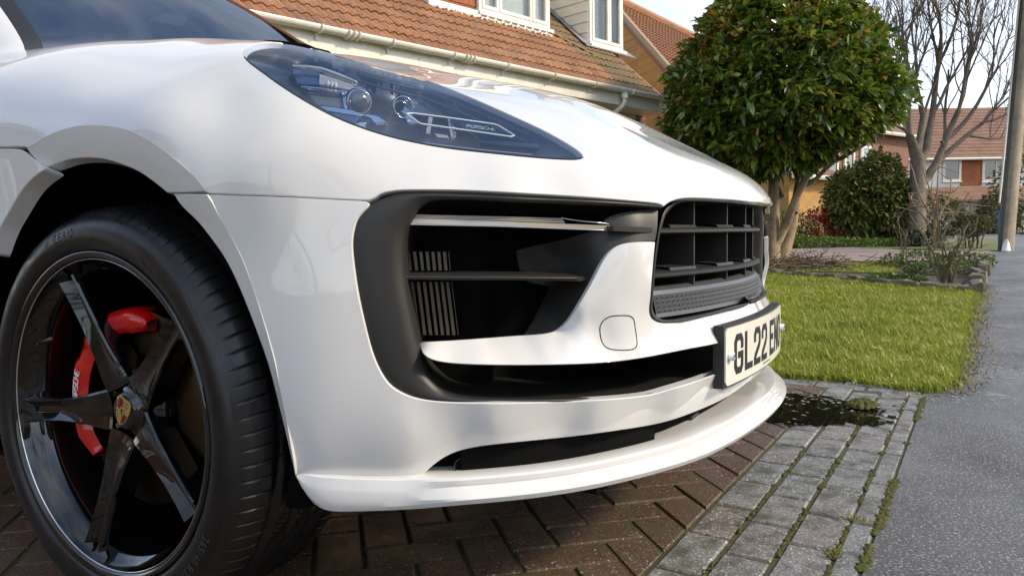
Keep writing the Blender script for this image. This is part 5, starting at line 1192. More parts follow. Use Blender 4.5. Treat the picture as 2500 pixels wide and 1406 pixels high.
for k in range(11):                    # weatherboards on the near cheek, each its own board
    z = -.15+k*.165; mb = MB(); V = [O2-HE*o+UPZ*zz-HN*d for d in (.0, 2.4) for o, zz in ((.0, z), (.028, z), (.010, z+.163), (.0, z+.163))]
    mb.add(V, [(0, 1, 2, 3), (7, 6, 5, 4), (0, 4, 5, 1), (1, 5, 6, 2), (2, 6, 7, 3)]); mb.build('weatherboard', M_upvc, dorm2)
mb = MB(); frame_bar(mb, O2, HE, UPZ, HN, w2-.03, w2-.001, -.1, 1.8, -2.4, -.05); mb.build('dormer_cheek', M_upvc, dorm2)
mb = MB(); frame_bar(mb, O2, HE, UPZ, HN, -.12, w2+.12, 1.8, 1.9, -2.5, .15); mb.build('dormer_roof', M_lead, dorm2)
MB().add([rp(d2a[0]-.22, VD2-.16, .055), rp(d2b[0]+.25, VD2-.16, .055), rp(d2b[0]+.10, VD2+.10, .055), rp(d2a[0]-.10, VD2+.10, .055)], [(0, 1, 2, 3)]).build('lead_apron', M_lead, dorm2)
MB().add([rp(d2a[0]-.22, VD2-.10, .06), rp(d2a[0]-.03, VD2-.02, .06), rp(d2a[0]-.03, VD2+2.2, .06), rp(d2a[0]-.14, VD2+2.2, .06)], [(0, 1, 2, 3)]).build('lead_soaker', M_lead, dorm2)
# ================================================================== neighbouring house (yellow brick gable)
def ptd(px, py, d): return CAM+ray([px], [py])[0]*d
nb_ = thing('neighbour_house', 'yellow brick gabled house with red-brown tiled roof behind the white dormer', 'house')
a0, a1, b1, b0 = ptd(1480, -8, 16.0), ptd(1790, 140, 21.0), ptd(1905, 300, 18.5), ptd(1665, 205, 13.6)
nrm_ = np.cross(a1-a0, b0-a0); nrm_ /= np.linalg.norm(nrm_); nrm_ = nrm_ if nrm_[2] > 0 else -nrm_
MB().add([a0-nrm_*.12, a1-nrm_*.12, b1-nrm_*.12, b0-nrm_*.12, a0-nrm_*.04, a1-nrm_*.04, b1-nrm_*.04, b0-nrm_*.04], [(0, 1, 2, 3), (7, 6, 5, 4), (0, 3, 7, 4), (3, 2, 6, 7), (0, 4, 5, 1)]).build('roof_deck', M_tile, nb_)
mb = MB(); rows, cols = 20, 44
for r in range(rows):
    for c in range(cols):
        def q(cc, rr, h): f = cc/cols; g = rr/rows; return (a0*(1-f)+a1*f)*(1-g)+(b0*(1-f)+b1*f)*g+nrm_*h
        mb.add([q(c, r, -.03), q(c+.5, r, -.01), q(c+1, r, -.03), q(c, r+1.08, .0), q(c+.5, r+1.08, .035), q(c+1, r+1.08, .0), q(c, r+1.08, -.03), q(c+.5, r+1.08, -.0), q(c+1, r+1.08, -.03)], [(0, 1, 4, 3), (1, 2, 5, 4), (3, 4, 7, 6), (4, 5, 8, 7)])
o = mb.build('roof_tiles', M_tile, nb_); o['kind'] = 'stuff'
g0 = a0-nrm_*.02; g1 = b0-nrm_*.02; dn = np.array([0, 0, -3.5])
MB().add([g0, g1, g1+dn, g0+dn*1.8], [(0, 1, 2, 3)]).build('gable_wall', M_yellow, nb_)
MB().tube([a0+nrm_*.0, b0+nrm_*.0], .07, 6).build('verge', mat('verge_mortar', (.36, .27, .18), .9), nb_)
MB().tube([a0+nrm_*.03, a1+nrm_*.03], .10, 8).build('ridge', M_tile, nb_)
# ================================================================== PLANTS
M_bark = mat('bark_pale', (.30, .22, .13), .85, noise=(9, (.17, .125, .075), .4, .65), bump=(30, .6, .015))
M_bark2 = mat('bark_grey', (.17, .135, .10), .9, noise=(7, (.10, .085, .06), .4, .65), bump=(26, .7, .02))
M_twig = mat('twig_brown', (.13, .085, .05), .85, noise=(12, (.20, .15, .10), .4, .65))
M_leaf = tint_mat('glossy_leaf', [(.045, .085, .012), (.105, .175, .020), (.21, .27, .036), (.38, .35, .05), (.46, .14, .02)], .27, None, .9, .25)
def meandering(p0, p1, n, amp):
    t = np.linspace(0, 1, n)[:, None]; c = p0*(1-t)+p1*t; k = np.sin(t*PI); w = rng.normal(0, amp, (n, 3)); w = np.cumsum(w, 0)*.5; return c+w*k
def leaf_arrays(P, D, L_, W, droop=.25):
    """folded leaves: base P, direction D, lengths, widths -> verts (n,7,3)"""
    n = len(P); up = np.tile(np.array([0, 0, 1.0]), (n, 1))+rng.normal(0, .45, (n, 3)); S = np.cross(D, up); S /= np.linalg.norm(S, axis=1)[:, None]+1e-9; Nn = np.cross(S, D)
    V = np.empty((n, 7, 3)); L1 = L_[:, None]; W1_ = W[:, None]
    def pt(t, s, h): return P+D*L1*t+S*W1_*s+Nn*(L1*h)-np.array([0, 0, 1.0])*L1*droop*t*t
    V[:, 0] = pt(0, 0, 0); V[:, 1] = pt(.35, .5, .05); V[:, 2] = pt(.35, 0, .0); V[:, 3] = pt(.35, -.5, .05); V[:, 4] = pt(.70, .42, .04); V[:, 5] = pt(.70, -.42, .04); V[:, 6] = pt(1, 0, -.02)
    return V
LEAF_F = np.array([(0, 2, 1), (0, 3, 2), (1, 2, 4), (2, 6, 4), (2, 3, 5), (2, 5, 6)])
def leaf_mesh(name, V, tints):
    n = len(V); me = bpy.data.meshes.new(name); me.vertices.add(7*n); me.vertices.foreach_set('co', V.reshape(-1)); F_ = (np.arange(n)[:, None, None]*7+LEAF_F[None]).reshape(-1, 3); m = len(F_)
    me.loops.add(3*m); me.loops.foreach_set('vertex_index', F_.reshape(-1).astype(np.int32)); me.polygons.add(m); me.polygons.foreach_set('loop_start', (np.arange(m)*3).astype(np.int32)); me.update(calc_edges=True); me.validate()
    a = me.attributes.new('tint', 'FLOAT', 'POINT'); a.data.foreach_set('value', np.repeat(tints, 7).astype(np.float32)); me.polygons.foreach_set('use_smooth', [True]*len(me.polygons)); return me
# ---- clipped evergreen tree on the lawn
tb = gat(1898, 650); tdist = float((tb-CAM)@CF)
tree = thing('evergreen_tree', 'round evergreen tree with glossy leaves, red tips and pale forked trunk', 'tree', tuple(tb))
def tl(px, py, dd=0.0): return CAM+ray([px], [py])[0]*(tdist+dd)-tb      # local point at the tree's distance
limbs = [([(1888, 655), (1890, 600), (1893, 540), (1905, 480), (1900, 420), (1890, 330)], .10, .05), ([(1905, 655), (1922, 590), (1940, 520), (1950, 460), (1962, 410), (1990, 330)], .095, .04), ([(1893, 600), (1925, 530), (1955, 450), (2005, 400), (2060, 350)], .06, .025),
         ([(1950, 460), (1990, 440), (2030, 400), (2080, 372), (2120, 350)], .035, .018), ([(1905, 480), (1880, 430), (1840, 380), (1790, 320)], .055, .025), ([(1900, 430), (1920, 380), (1900, 300), (1870, 200)], .05, .02), ([(1962, 410), (2000, 350), (2010, 280), (2030, 200)], .04, .02), ([(1940, 520), (1945, 470), (1948, 420), (1935, 360)], .05, .03), ([(2005, 400), (2040, 395), (2075, 380), (2110, 330)], .025, .012)]
for i, (pp, r0, r1) in enumerate(limbs):
    c = np.array([tl(x, y, .35*math.sin(i*2.1)*min(1, k*.4)) for k, (x, y) in enumerate(pp)]); c = smooth_curve(c, .12); c += np.cumsum(rng.normal(0, .006, c.shape), 0)
    rr_ = np.linspace(r0, r1, len(c))*(1+.06*np.sin(np.arange(len(c))*1.3)); MB().tube(c, rr_, 10).build('trunk' if i < 2 else 'branch', M_bark if i < 3 else M_bark2, tree, True)
# crown outline measured as height/width rings (px units about the axis x=1908)
ax_px = 1903; ring_y = [-70, -30, 20, 90, 160, 230, 285, 325, 360, 390, 420]; ring_r = [10, 82, 150, 206, 244, 264, 268, 254, 224, 178, 100]
def crown_pt(n, depth_in):
    y = rng.uniform(-70, 420, n*2); r = np.interp(y, ring_y, ring_r); keep = rng.uniform(0, 312, n*2) < r; y = y[keep][:n]; r = r[keep][:n]; m = len(y); a = rng.uniform(0, 2*PI, m)
    k = 1-np.abs(rng.normal(0, depth_in, m)); wob = 1+.10*vnoise(a*2.0, y*.018, 5)+.07*vnoise(a*7, y*.06, 6)+.10*(rng.uniform(0, 1, m) > .93); cy = 455-(455-y)*1.0
    lat = np.cos(a)*r*k*wob; dep = np.sin(a)*r*k*wob; sc_ = tdist/FOC
    slope = .10*np.clip((y-300)/150, 0, 1)*lat*-1.0        # foot of the crown rises to the right
    P = np.array([tl(ax_px, 0)])+0; o = np.empty((m, 3)); hz = np.array([CF[0], CF[1], 0]); hz /= np.linalg.norm(hz)
    z = (tl(ax_px, 300)[2]+(300-y-np.clip((y-250)/160, 0, 1)*np.clip(lat, -60, 250)*-.30)*sc_); ax0 = tl(ax_px, 300); base_xy = ax0[:2]
    o[:, :2] = base_xy+np.outer(lat*sc_, CR[:2])+np.outer(dep*sc_, hz[:2]); o[:, 2] = z
    outw = np.stack([o[:, 0]-base_xy[0], o[:, 1]-base_xy[1], (o[:, 2]-ax0[2])*1.0+.25], -1); outw /= np.linalg.norm(outw, axis=1)[:, None]
    return o, outw, y
tips, outw, yy_ = crown_pt(2200, .07); allV = []; tin = []
for k in range(len(tips)):
    nl = rng.integers(6, 10); d = outw[k]+rng.normal(0, .75, (nl, 3))+np.array([0, 0, .15]); d /= np.linalg.norm(d, axis=1)[:, None]
    red = np.clip((190-yy_[k])/240, 0, 1)*.75+.07; tt = np.where(rng.uniform(0, 1, nl) < red*.8, rng.uniform(.8, 1, nl), np.clip(rng.normal(.40, .2, nl), 0, .74))
    L_ = rng.uniform(.065, .150, nl); V = leaf_arrays(np.tile(tips[k], (nl, 1))+rng.normal(0, .012, (nl, 3)), d, L_, L_*rng.uniform(.34, .44, nl)); allV.append(V); tin.append(tt)
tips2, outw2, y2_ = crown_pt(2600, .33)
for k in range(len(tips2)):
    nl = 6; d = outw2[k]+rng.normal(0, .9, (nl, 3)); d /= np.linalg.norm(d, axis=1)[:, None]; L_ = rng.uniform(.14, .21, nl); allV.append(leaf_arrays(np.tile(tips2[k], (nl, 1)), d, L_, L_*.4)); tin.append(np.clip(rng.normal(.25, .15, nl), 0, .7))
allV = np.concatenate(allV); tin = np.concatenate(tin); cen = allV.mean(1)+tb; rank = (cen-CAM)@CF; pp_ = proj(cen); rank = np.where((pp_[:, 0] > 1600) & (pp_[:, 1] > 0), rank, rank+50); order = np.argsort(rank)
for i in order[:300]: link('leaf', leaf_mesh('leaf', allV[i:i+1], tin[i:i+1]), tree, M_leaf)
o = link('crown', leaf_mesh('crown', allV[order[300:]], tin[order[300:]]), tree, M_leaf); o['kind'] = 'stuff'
mb = MB()
for k in range(0, len(tips), 14): mb.tube(meandering(tips[k]*.45+np.array(tl(1908, 380))*.55, tips[k], 5, .02), [.012, .009, .006, .004, .002], 4, False)
o = mb.build('twigs', M_twig, tree, True); o['kind'] = 'stuff'
# ---- bare trees
def branch_tree(name, label, base, paths, depth, seed, mt_, spread=.55, nsub=3, shrink_=.62, upb=.35, twig=True, lmin=.12, group=None):
    r = np.random.default_rng(seed); root = thing(name, label, 'tree', tuple(base), group); tr = MB(); br = MB()
    def grow(p, d, L_, rad, lev):
        n = 6; pts = [p]; dd = d.copy()
        for i in range(n-1):
            dd = dd+r.normal(0, .13, 3)+np.array([0, 0, upb*.10]); dd /= np.linalg.norm(dd); pts.append(pts[-1]+dd*L_/(n-1))
        br.tube(pts, np.linspace(rad, rad*.55, n), 6 if lev < 2 else 4, False)
        if lev >= depth or L_ < lmin: return
        for k in range(nsub+(1 if lev == 0 else 0)):
            i = r.integers(2, n); e = dd+r.normal(0, spread, 3)+np.array([0, 0, upb]); e /= np.linalg.norm(e); grow(np.array(pts[i]), e, L_*shrink_*r.uniform(.7, 1.2), rad*.55*r.uniform(.7, 1), lev+1)
    for c, r0, r1, L_ in paths:
        c = smooth_curve(np.array(c), .15); tr.tube(c, np.linspace(r0, r1, len(c))*(1+.05*np.sin(np.arange(len(c))*2.0)), 10, True); d = c[-1]-c[-2]; d /= np.linalg.norm(d)
        for k in range(4):
            e = d+r.normal(0, spread*.6, 3); e /= np.linalg.norm(e); i = len(c)-1-(k*len(c))//9; grow(c[i], e, L_, r1*.8, 0)
    tr.build('trunk', mt_, root, True); br.build('crown', mt_ if not twig else M_bark2, root, True); return root
bt = gat(2238, 578); bt = CAM+(bt-CAM)*.80; bt[2] = float(gz(bt[1])); bdist = float((bt-CAM)@CF)
def bl(px, py, dd=0): return CAM+ray([px], [py])[0]*(bdist+dd)-bt
branch_tree('bare_tree', 'tall leafless winter tree with grey forked trunk left of the wooden pole', bt,
            [([np.array([0, 0, -.1]), bl(2238, 520), bl(2245, 450), bl(2240, 380), bl(2220, 330)], .20, .085, 1.5), ([bl(2245, 455), bl(2285, 400), bl(2310, 340), bl(2340, 270)], .10, .05, 1.7), ([bl(2243, 400), bl(2270, 330), bl(2280, 240), bl(2290, 160)], .11, .045, 1.6), ([bl(2240, 380), bl(2255, 300), bl(2235, 200)], .085, .04, 1.4), ([bl(2285, 400), bl(2350, 340), bl(2400, 300)], .06, .035, 1.3), ([bl(2300, 350), bl(2370, 280), bl(2420, 190)], .055, .03, 1.3)], 5, 11, M_bark2, .45, 3, .68, .42, True, .16)
# ---- leafy masses
def leafy(name, label, cat, base, blobs, n, size, cols, group=None, stems=0, rough=.5):
    root = thing(name, label, cat, tuple(base), group); Vs = []; mt_ = tint_mat(name+'_leaves', cols, rough, None, .4, .2)
    tot = sum(b[1][0]*b[1][1]+b[1][0]*b[1][2] for b in blobs)
    for c, rad in blobs:
        k = int(n*(rad[0]*rad[1]+rad[0]*rad[2])/tot); d = rng.normal(0, 1, (k, 3)); d /= np.linalg.norm(d, axis=1)[:, None]; q = 1-np.abs(rng.normal(0, .16, k)); a = np.arctan2(d[:, 1], d[:, 0]); q *= 1+.16*vnoise(a*3+c[0], d[:, 2]*5, 3)+.10*vnoise(a*8, d[:, 2]*11+c[1], 4)
        P = np.array(c)+d*np.array(rad)*q[:, None]; dd = d+rng.normal(0, .7, (k, 3)); dd /= np.linalg.norm(dd, axis=1)[:, None]; L_ = size*rng.uniform(.6, 1.4, k); keep = P[:, 2]+base[2] > gz(P[:, 1]+base[1]); Vs.append(leaf_arrays(P, dd, L_, L_*.5)[keep])
    V = np.concatenate(Vs); o = link('foliage', leaf_mesh('foliage', V, rng.uniform(0, 1, len(V))), root, mt_); o['kind'] = 'stuff'
    if stems:
        mb = MB()
        for k in range(stems):
            c, rad = blobs[k % len(blobs)]; e = np.array(c)+rng.normal(0, .4, 3)*np.array(rad); mb.tube(meandering(np.array([e[0]*.6, e[1]*.6, -.05]), e, 6, .03), np.linspace(.02, .006, 6), 5, False)
        mb.build('stems', M_twig, root, True)
    return root
def local_px(base, px, py, dd=0):
    d0 = float((np.array(base)-CAM)@CF)+dd; return CAM+ray([px], [py])[0]*d0-np.array(base)
GREEN = [(.05, .075, .014), (.10, .13, .024), (.17, .19, .036), (.26, .24, .06)]; OLIVE = [(.045, .048, .014), (.085, .082, .022), (.14, .12, .03), (.20, .15, .05)]
hb = gat(2110, 596); s_ = float((hb-CAM)@CF)/FOC
leafy('large_shrub', 'large rounded green shrub in front of the brick house between the two trees', 'shrub', hb, [(local_px(hb, 2140, 480), (70*s_, 70*s_, 105*s_)), (local_px(hb, 2075, 500), (60*s_, 60*s_, 90*s_)), (local_px(hb, 2190, 520), (45*s_, 50*s_, 80*s_))], 15000, .10, GREEN, None, 14)
leafy('low_hedge', 'low dark hedge behind the pale forked trunk', 'hedge', gat(1960, 590), [(local_px(gat(1960, 590), 1930, 555), (70*s_, .5, 45*s_)), (local_px(gat(1960, 590), 2010, 560), (70*s_, .5, 40*s_)), (local_px(gat(1960, 590), 1850, 560), (60*s_, .5, 42*s_))], 4200, .075, OLIVE, None, 8)
rb = gat(2025, 598)
leafy('red_berry_bush', 'bush of bright red berries in front of the low hedge', 'bush', rb, [(local_px(rb, 2000, 520), (24*s_, .3, 14*s_)), (local_px(rb, 2035, 530), (26*s_, .3, 18*s_)), (local_px(rb, 2065, 545), (20*s_, .3, 12*s_)), (local_px(rb, 2030, 562), (50*s_, .3, 26*s_))], 1500, .06, [(.45, .006, .01), (.06, .06, .015), (.5, .01, .012), (.42, .008, .01)], None, 6)
iv = gat(2050, 604)
leafy('ivy_bank', 'bright green ivy growing along the far edge of the path', 'ivy', iv, [(local_px(iv, x, 592+.06*(x-1900)*.5), (34*s_, .35, 16*s_)) for x in (1915, 1960, 2005, 2050, 2095, 2140, 2180)], 6000, .05, [(.06, .11, .015), (.11, .18, .025), (.17, .24, .04)])
db = gat(2262, 600); leafy('dark_groundcover', 'dark green leafy shrub at the foot of the bare tree', 'shrub', db, [(local_px(db, 2262, 590), (32*s_, .5, 22*s_)), (local_px(db, 2225, 585), (25*s_, .5, 20*s_))], 1800, .06, [(.010, .022, .008), (.025, .045, .015)])
bb_ = gat(2375, 606); s3 = float((bb_-CAM)@CF)/FOC
leafy('clipped_bush', 'small round clipped bush near the wooden pole', 'bush', bb_, [(local_px(bb_, 2372, 550), (38*s3, 38*s3, 26*s3))], 2600, .04, [(.06, .07, .015), (.10, .11, .025), (.15, .14, .04)], None, 10)
# flower bed
bedp = np.array([(1.45, 6.05), (1.62, 9.5), (1.75, 12.0), (.6, 10.0), (-1.0, 10.2), (-2.4, 10.0), (-2.2, 9.0), (-.55, 7.85)])
V, F_ = mesh_dom([bedp], .4); st(obj('flower_bed', [(p[0], p[1], float(gz(p[1]))+.004) for p in V], F_, M_soil, None, False))
pathp = np.array([(-6, 10.2), (.0, 10.3), (1.0, 10.6), (1.7, 11.0), (1.78, 13.2), (.6, 13.6), (-1.0, 15.4), (-6, 17)])
M_path = speckle_mat('pink_paving', [(.26, .19, .165), (.30, .23, .20)], (.6, .85), objrand=False, bump=(60, .5, .004)); V, F_ = mesh_dom([pathp], .6); st(obj('path', [(p[0], p[1], float(gz(p[1]))+.012) for p in V], F_, M_path, None, False))
l2 = np.array([(-1.6, 9.0), (-.4, 8.3), (.75, 8.1), (.5, 10.0), (-1.2, 10.1)]); V, F_ = mesh_dom([l2], .4); st(obj('lawn_strip', [(p[0], p[1], float(gz(p[1]))+.010) for p in V], F_, M_turf, None, False))
def samp_poly(poly, n):
    lo, hi = poly.min(0), poly.max(0); out = np.zeros((0, 2))
    while len(out) < n: q = rng.uniform(lo, hi, (4*n, 2)); out = np.concatenate([out, q[inside(q, [poly])]])
    return out[:n]
grass('strip_grass', 9000, lambda n: samp_poly(l2, n), .05, M_grass, .004)
far_l = np.array([(1.0, 13.8), (1.9, 13.4), (2.6, 24), (-4, 26), (-4, 18)]); V, F_ = mesh_dom([far_l], .8); st(obj('far_lawn', [(p[0], p[1], float(gz(p[1]))+.004) for p in V], F_, mat('far_turf', (.11, .14, .025), .9, noise=(3, (.16, .17, .04), .4, .7)), None, False))
M_herb = [(.05, .085, .014), (.10, .15, .03), (.16, .20, .05)]
for i, (px, py, w, h, lab) in enumerate([(2235, 650, .45, .13, 'low green plants spreading at the left of the flower bed'), (2300, 668, .4, .10, 'low green plants around the foot of the rose bush'), (2350, 650, .35, .12, 'low green plants beside the pavement edge'), (2180, 690, .3, .06, 'creeping green plant along the stone edging')]):
    b_ = gat(px, py); leafy('bed_plant', lab, 'plant', b_, [(np.array([0, 0, h*.4]), (w, w*.8, h))], 1500, .04, M_herb)
bp_ = gat(1945, 655); pile = MB()
for k in range(420):
    c = np.array([rng.normal(0, .32), rng.normal(0, .25), abs(rng.normal(0, .06))]); d = rng.normal(0, 1, 3)*np.array([1, .8, .25]); d /= np.linalg.norm(d); pile.tube(meandering(c-d*rng.uniform(.1, .3), c+d*rng.uniform(.1, .3), 4, .01), .0045, 4, False)
bpt = thing('brush_pile', 'heap of brown cut twigs on the lawn behind the number plate', 'twigs', tuple(bp_)); o = pile.build('twigs', M_twig, bpt, True); o['kind'] = 'stuff'
# rose bush and small bare shrubs
def shrub_stems(name, label, base, n, h, spread, seed, mt_, lev=2, rad=.012, group=None):
    r = np.random.default_rng(seed); root = thing(name, label, 'shrub', tuple(base), group)
    for k in range(n):
        mb = MB(); a = r.uniform(0, 2*PI); top = np.array([math.cos(a)*spread*r.uniform(.3, 1), math.sin(a)*spread*r.uniform(.3, 1), h*r.uniform(.6, 1.1)])
        c = np.array([np.zeros(3)+r.normal(0, .03, 3)*np.array([1, 1, 0]), top*np.array([.3, .3, .45])+r.normal(0, .03, 3), top*np.array([.75, .75, .75])+r.normal(0, .04, 3), top]); c = smooth_curve(c, .05); mb.tube(c, np.linspace(rad, rad*.35, len(c)), 6, False)
        for j in range(6):
            i = r.integers(len(c)//3, len(c)); d = r.normal(0, 1, 3)+np.array([0, 0, .5]); d /= np.linalg.norm(d); mb.tube(meandering(c[i], c[i]+d*h*.28*r.uniform(.5, 1.2), 5, .012), np.linspace(rad*.4, rad*.15, 5), 4, False)
        mb.build('stem', mt_, root, True)
    return root
M_rose = mat('rose_stem', (.16, .105, .06), .8, noise=(12, (.10, .12, .04), .45, .6))
shrub_stems('rose_bush', 'bare thorny rose bush in the flower bed by the pavement', gat(2312, 694), 9, .72, .36, 5, M_rose)
shrub_stems('bare_shrub', 'small leafless shrub at the path edge left of the rose bush', gat(2205, 645), 6, .62, .22, 6, M_twig, rad=.008)
shrub_stems('bare_shrub', 'tiny leafless twig plant in the middle of the lawn strip', gat(1998, 642), 4, .28, .22, 7, M_twig, rad=.006)
shrub_stems('contorted_shrub', 'pale twisted leafless shrub between the bare tree and the round bush', gat(2290, 606), 7, 1.5, .6, 8, mat('pale_bark', (.30, .22, .13), .8), rad=.03)
# stone edging along the bed
e0, e1 = np.array([1.44, 5.98]), np.array([-.62, 7.80]); M_stone = speckle_mat('edging_stone', [(.15, .12, .085), (.22, .18, .13), (.12, .10, .07)], (.6, .9), moss=(6, (.10, .11, .03), .45, .6), bump=(60, .7, .01))
edging = thing('stone_edging', 'row of rough pale stones between lawn and flower bed', 'edging', (0, 0, 0))
def rough_stone(name, c, size, ang, parent):
    mb = MB().box((0, 0, 0), size); V = np.array(mb.V); V += rng.normal(0, .012, V.shape); ca, sa = math.cos(ang), math.sin(ang); V = np.stack([V[:, 0]*ca-V[:, 1]*sa, V[:, 0]*sa+V[:, 1]*ca, V[:, 2]], -1)+np.array(c); o = obj(name, V, mb.F, M_stone, parent, False)
    bv = o.modifiers.new('b', 'BEVEL'); bv.width = .012; bv.segments = 2; return o
nst = 15
for k in range(nst):
    p = e0+(e1-e0)*(k+.5)/nst+rng.normal(0, .012, 2); rough_stone('stone', (p[0], p[1], float(gz(p[1]))+.018), (.15+rng.uniform(0, .04), .08, .07+rng.uniform(0, .05)), math.atan2((e1-e0)[1], (e1-e0)[0])+rng.normal(0, .06), edging)
for k in range(16):
    y = 6.1+k*.30; p = (float(edge_x(y))-.03+rng.normal(0, .015), y); rough_stone('stone', (p[0], p[1], float(gz(y))+.04), (.24, .10, .10+rng.uniform(0, .05)), PI/2+rng.normal(0, .06), edging)

def edging_tufts(n):
    t = rng.uniform(0, 1, n); return np.stack([e0[0]+(e1[0]-e0[0])*t+rng.normal(0, .05, n), e0[1]+(e1[1]-e0[1])*t-.06+rng.normal(0, .05, n)], -1)
grass('edging_grass', 2600, edging_tufts, .06, M_grass, .004, .9)
# ================================================================== POLE, FAR HOUSES, FAR CAR
M_pole = mat('weathered_pole', (.30, .24, .16), .85, noise=(4, (.17, .14, .10), .4, .65), bump=(40, .5, .01))
pb = gat(2455, 612); pd_ = float((pb-CAM)@CF)
pole = thing('telegraph_pole', 'tall weathered wooden telegraph pole at the far pavement edge', 'pole', tuple(pb))
top = CAM+ray([2508], [0])[0]*pd_-pb; top = top*2.0
MB().tube([np.array([0, 0, -.1]), top*.5, top], [.115, .10, .085], 16).build('shaft', M_pole, pole, True)
lft = -CR*.085; lft[2] = 0
MB().tube([lft+np.array([0, 0, .0]), lft+top*.25, lft+top*.6], .045, 8).build('cable_cover', mat('cable_cover_dark', (.07, .065, .05), .6), pole, True)
MB().tube([lft*1.5+np.array([0, 0, .8]), lft*1.5+top*.6], .018, 6).build('cable_guard', mat('cable_guard_pale', (.55, .52, .45), .6), pole, True)
MB().tube([np.array([.0, -.13, 0]), np.array([.0, -.13, .12]), np.array([0, -.12, .2])], [.07, .05, .02], 10).build('base_sleeve', M_whitepl, pole, True)
for k, (px, py) in enumerate(((2060, -60), (2140, -70), (2330, -90))):
    w = MB().tube(smooth_curve(np.array([pb+top, (pb+top+ptd(px, py, 22))*.5-np.array([0, 0, .3]), ptd(px, py, 22)]), .8), .008, 5, False).build('overhead_wire', mat('wire_black', (.02, .02, .02), .6) if k == 0 else bpy.data.materials['wire_black'], None, True)
    tag(w, ('thin black wire sloping left from the pole, lowest of three', 'thin black wire sloping left from the pole, middle of three', 'thin black wire sloping left from the pole, topmost of three')[k], 'wire', 'overhead wires')
bpx = gat(2447, 596); bpo = thing('recycling_box', 'small blue plastic bin standing beside the wooden pole', 'bin', tuple(bpx)); mb = MB(); mb.add([(-.07, -.07, 0), (.07, -.07, 0), (.07, .07, 0), (-.07, .07, 0), (-.09, -.09, .62), (.09, -.09, .62), (.09, .09, .62), (-.09, .09, .62)], [(3, 2, 1, 0), (0, 1, 5, 4), (1, 2, 6, 5), (2, 3, 7, 6), (3, 0, 4, 7)]); mb.build('tub', mat('blue_plastic', (.05, .16, .32), .5), bpo); MB().box((0, 0, .64), (.20, .20, .04)).build('lid', bpy.data.materials['blue_plastic'], bpo)
def simple_house(name, label, O_, U, w, dpt, hw, hr, wall, roofm, wins, group=None, upper=None, over=.3):
    """O_ front lower-left corner, U along the front; windows (u, z, w, h) on the front."""
    root = thing(name, label, 'house', (0, 0, 0), group); U = np.array(U, float); U /= np.linalg.norm(U); Nn = np.array([U[1], -U[0], 0]); O_ = np.array(O_, float)
    def P(u, n_, z): return O_+U*u+Nn*n_+UPZ*z
    MB().add([P(u, -n_, z) for u in (0, w) for n_ in (0, dpt) for z in (-.6, hw)], [(0, 1, 3, 2), (4, 6, 7, 5), (0, 4, 5, 1), (2, 3, 7, 6)]).build('wall', wall, root)
    for u in (0, w): MB().add([P(u, 0, hw), P(u, -dpt, hw), P(u, -dpt/2, hw+hr)], [(0, 1, 2)]).build('gable', wall, root)
    rows = 16; mb = MB()
    for sg in (0, 1):
        for r in range(rows):
            def q(u, f, hh):
                n_ = (over-(dpt/2+over)*f) if sg == 0 else (-dpt-over+(dpt/2+over)*f); return P(u, n_, hw-over*hr/(dpt/2)+(hr+over*hr/(dpt/2))*f+hh)
            f0, f1 = r/rows, (r+1.05)/rows; mb.add([q(-over, f0, .07), q(w+over, f0, .07), q(w+over, min(f1, 1), .03), q(-over, min(f1, 1), .03), q(-over, f0, .02), q(w+over, f0, .02)], [(0, 1, 2, 3), (4, 5, 1, 0)])
    mb.build('roof', roofm, root)
    mb = MB(); mb.tube([P(-over, over+.04, hw-over*hr/(dpt/2)), P(w+over, over+.04, hw-over*hr/(dpt/2))], .07, 6); mb.build('gutter', M_upvc, root)
    if upper: mb = MB(); frame_bar(mb, O_, U, UPZ, Nn, upper[0], upper[1], upper[2], upper[3], -.02, .04); mb.build('hung_tiles', upper[4], root)
    for (u, z, ww, hh) in wins:
        wo_ = bpy.data.objects.new('window', None); COL.objects.link(wo_); wo_.parent = root; n_l = max(1, int(ww/.7)); ls = [(.06+(ww-.12)*i/n_l, .06+(ww-.12)*(i+1)/n_l-.02, .06, hh-.06) for i in range(n_l)]
        window(wo_, P(u, .05, z), U, UPZ, Nn, ww, hh, ls, pane=M_pane)
    return root
M_farroof = mat('far_roof_tile', (.20, .105, .065), .85, noise=(1.5, (.26, .15, .10), .4, .65), bump=(14, .6, .04)); M_fartile = mat('far_hung_tile', (.33, .105, .03), .8, noise=(2.5, (.24, .08, .03), .4, .6), bump=(14, .5, .03))
M_whitewall = mat('white_wall', (.72, .70, .64), .8)
fz = 1.1
fo = at(2160, 585, 'z', fz); fo = ptd(2190, 565, 40); fo[2] = .28; fe = ptd(2660, 565, 40); fe[2] = fo[2]
simple_house('far_house', 'distant house with orange hung tiles and white windows between bare tree and pole', fo, fe-fo, float(np.linalg.norm(fe-fo)), 8.0, 4.1, 3.0, M_whitewall, M_farroof, [(2.3, 2.75, .95, 1.15), (4.35, 2.7, 1.5, 1.2), (7.6, 2.7, 1.5, 1.2), (2.3, .5, 1.6, 1.3), (5.4, .5, 1.2, 1.3)], None, (3.26, 4.34, 2.5, 4.0, M_fartile))
fh = bpy.data.objects['far_house']; _U = (fe-fo)/np.linalg.norm(fe-fo); _N = np.array([_U[1], -_U[0], 0])
MB().add([fo+_U*1.5+UPZ*2.45+_N*.06, fo+_U*9+UPZ*2.45+_N*.06, fo+_U*9+UPZ*1.75+_N*1.4, fo+_U*1.5+UPZ*1.75+_N*1.4, fo+_U*1.5+UPZ*1.65+_N*1.4, fo+_U*9+UPZ*1.65+_N*1.4], [(0, 1, 2, 3), (3, 2, 5, 4)]).build('porch_roof', M_farroof, fh)
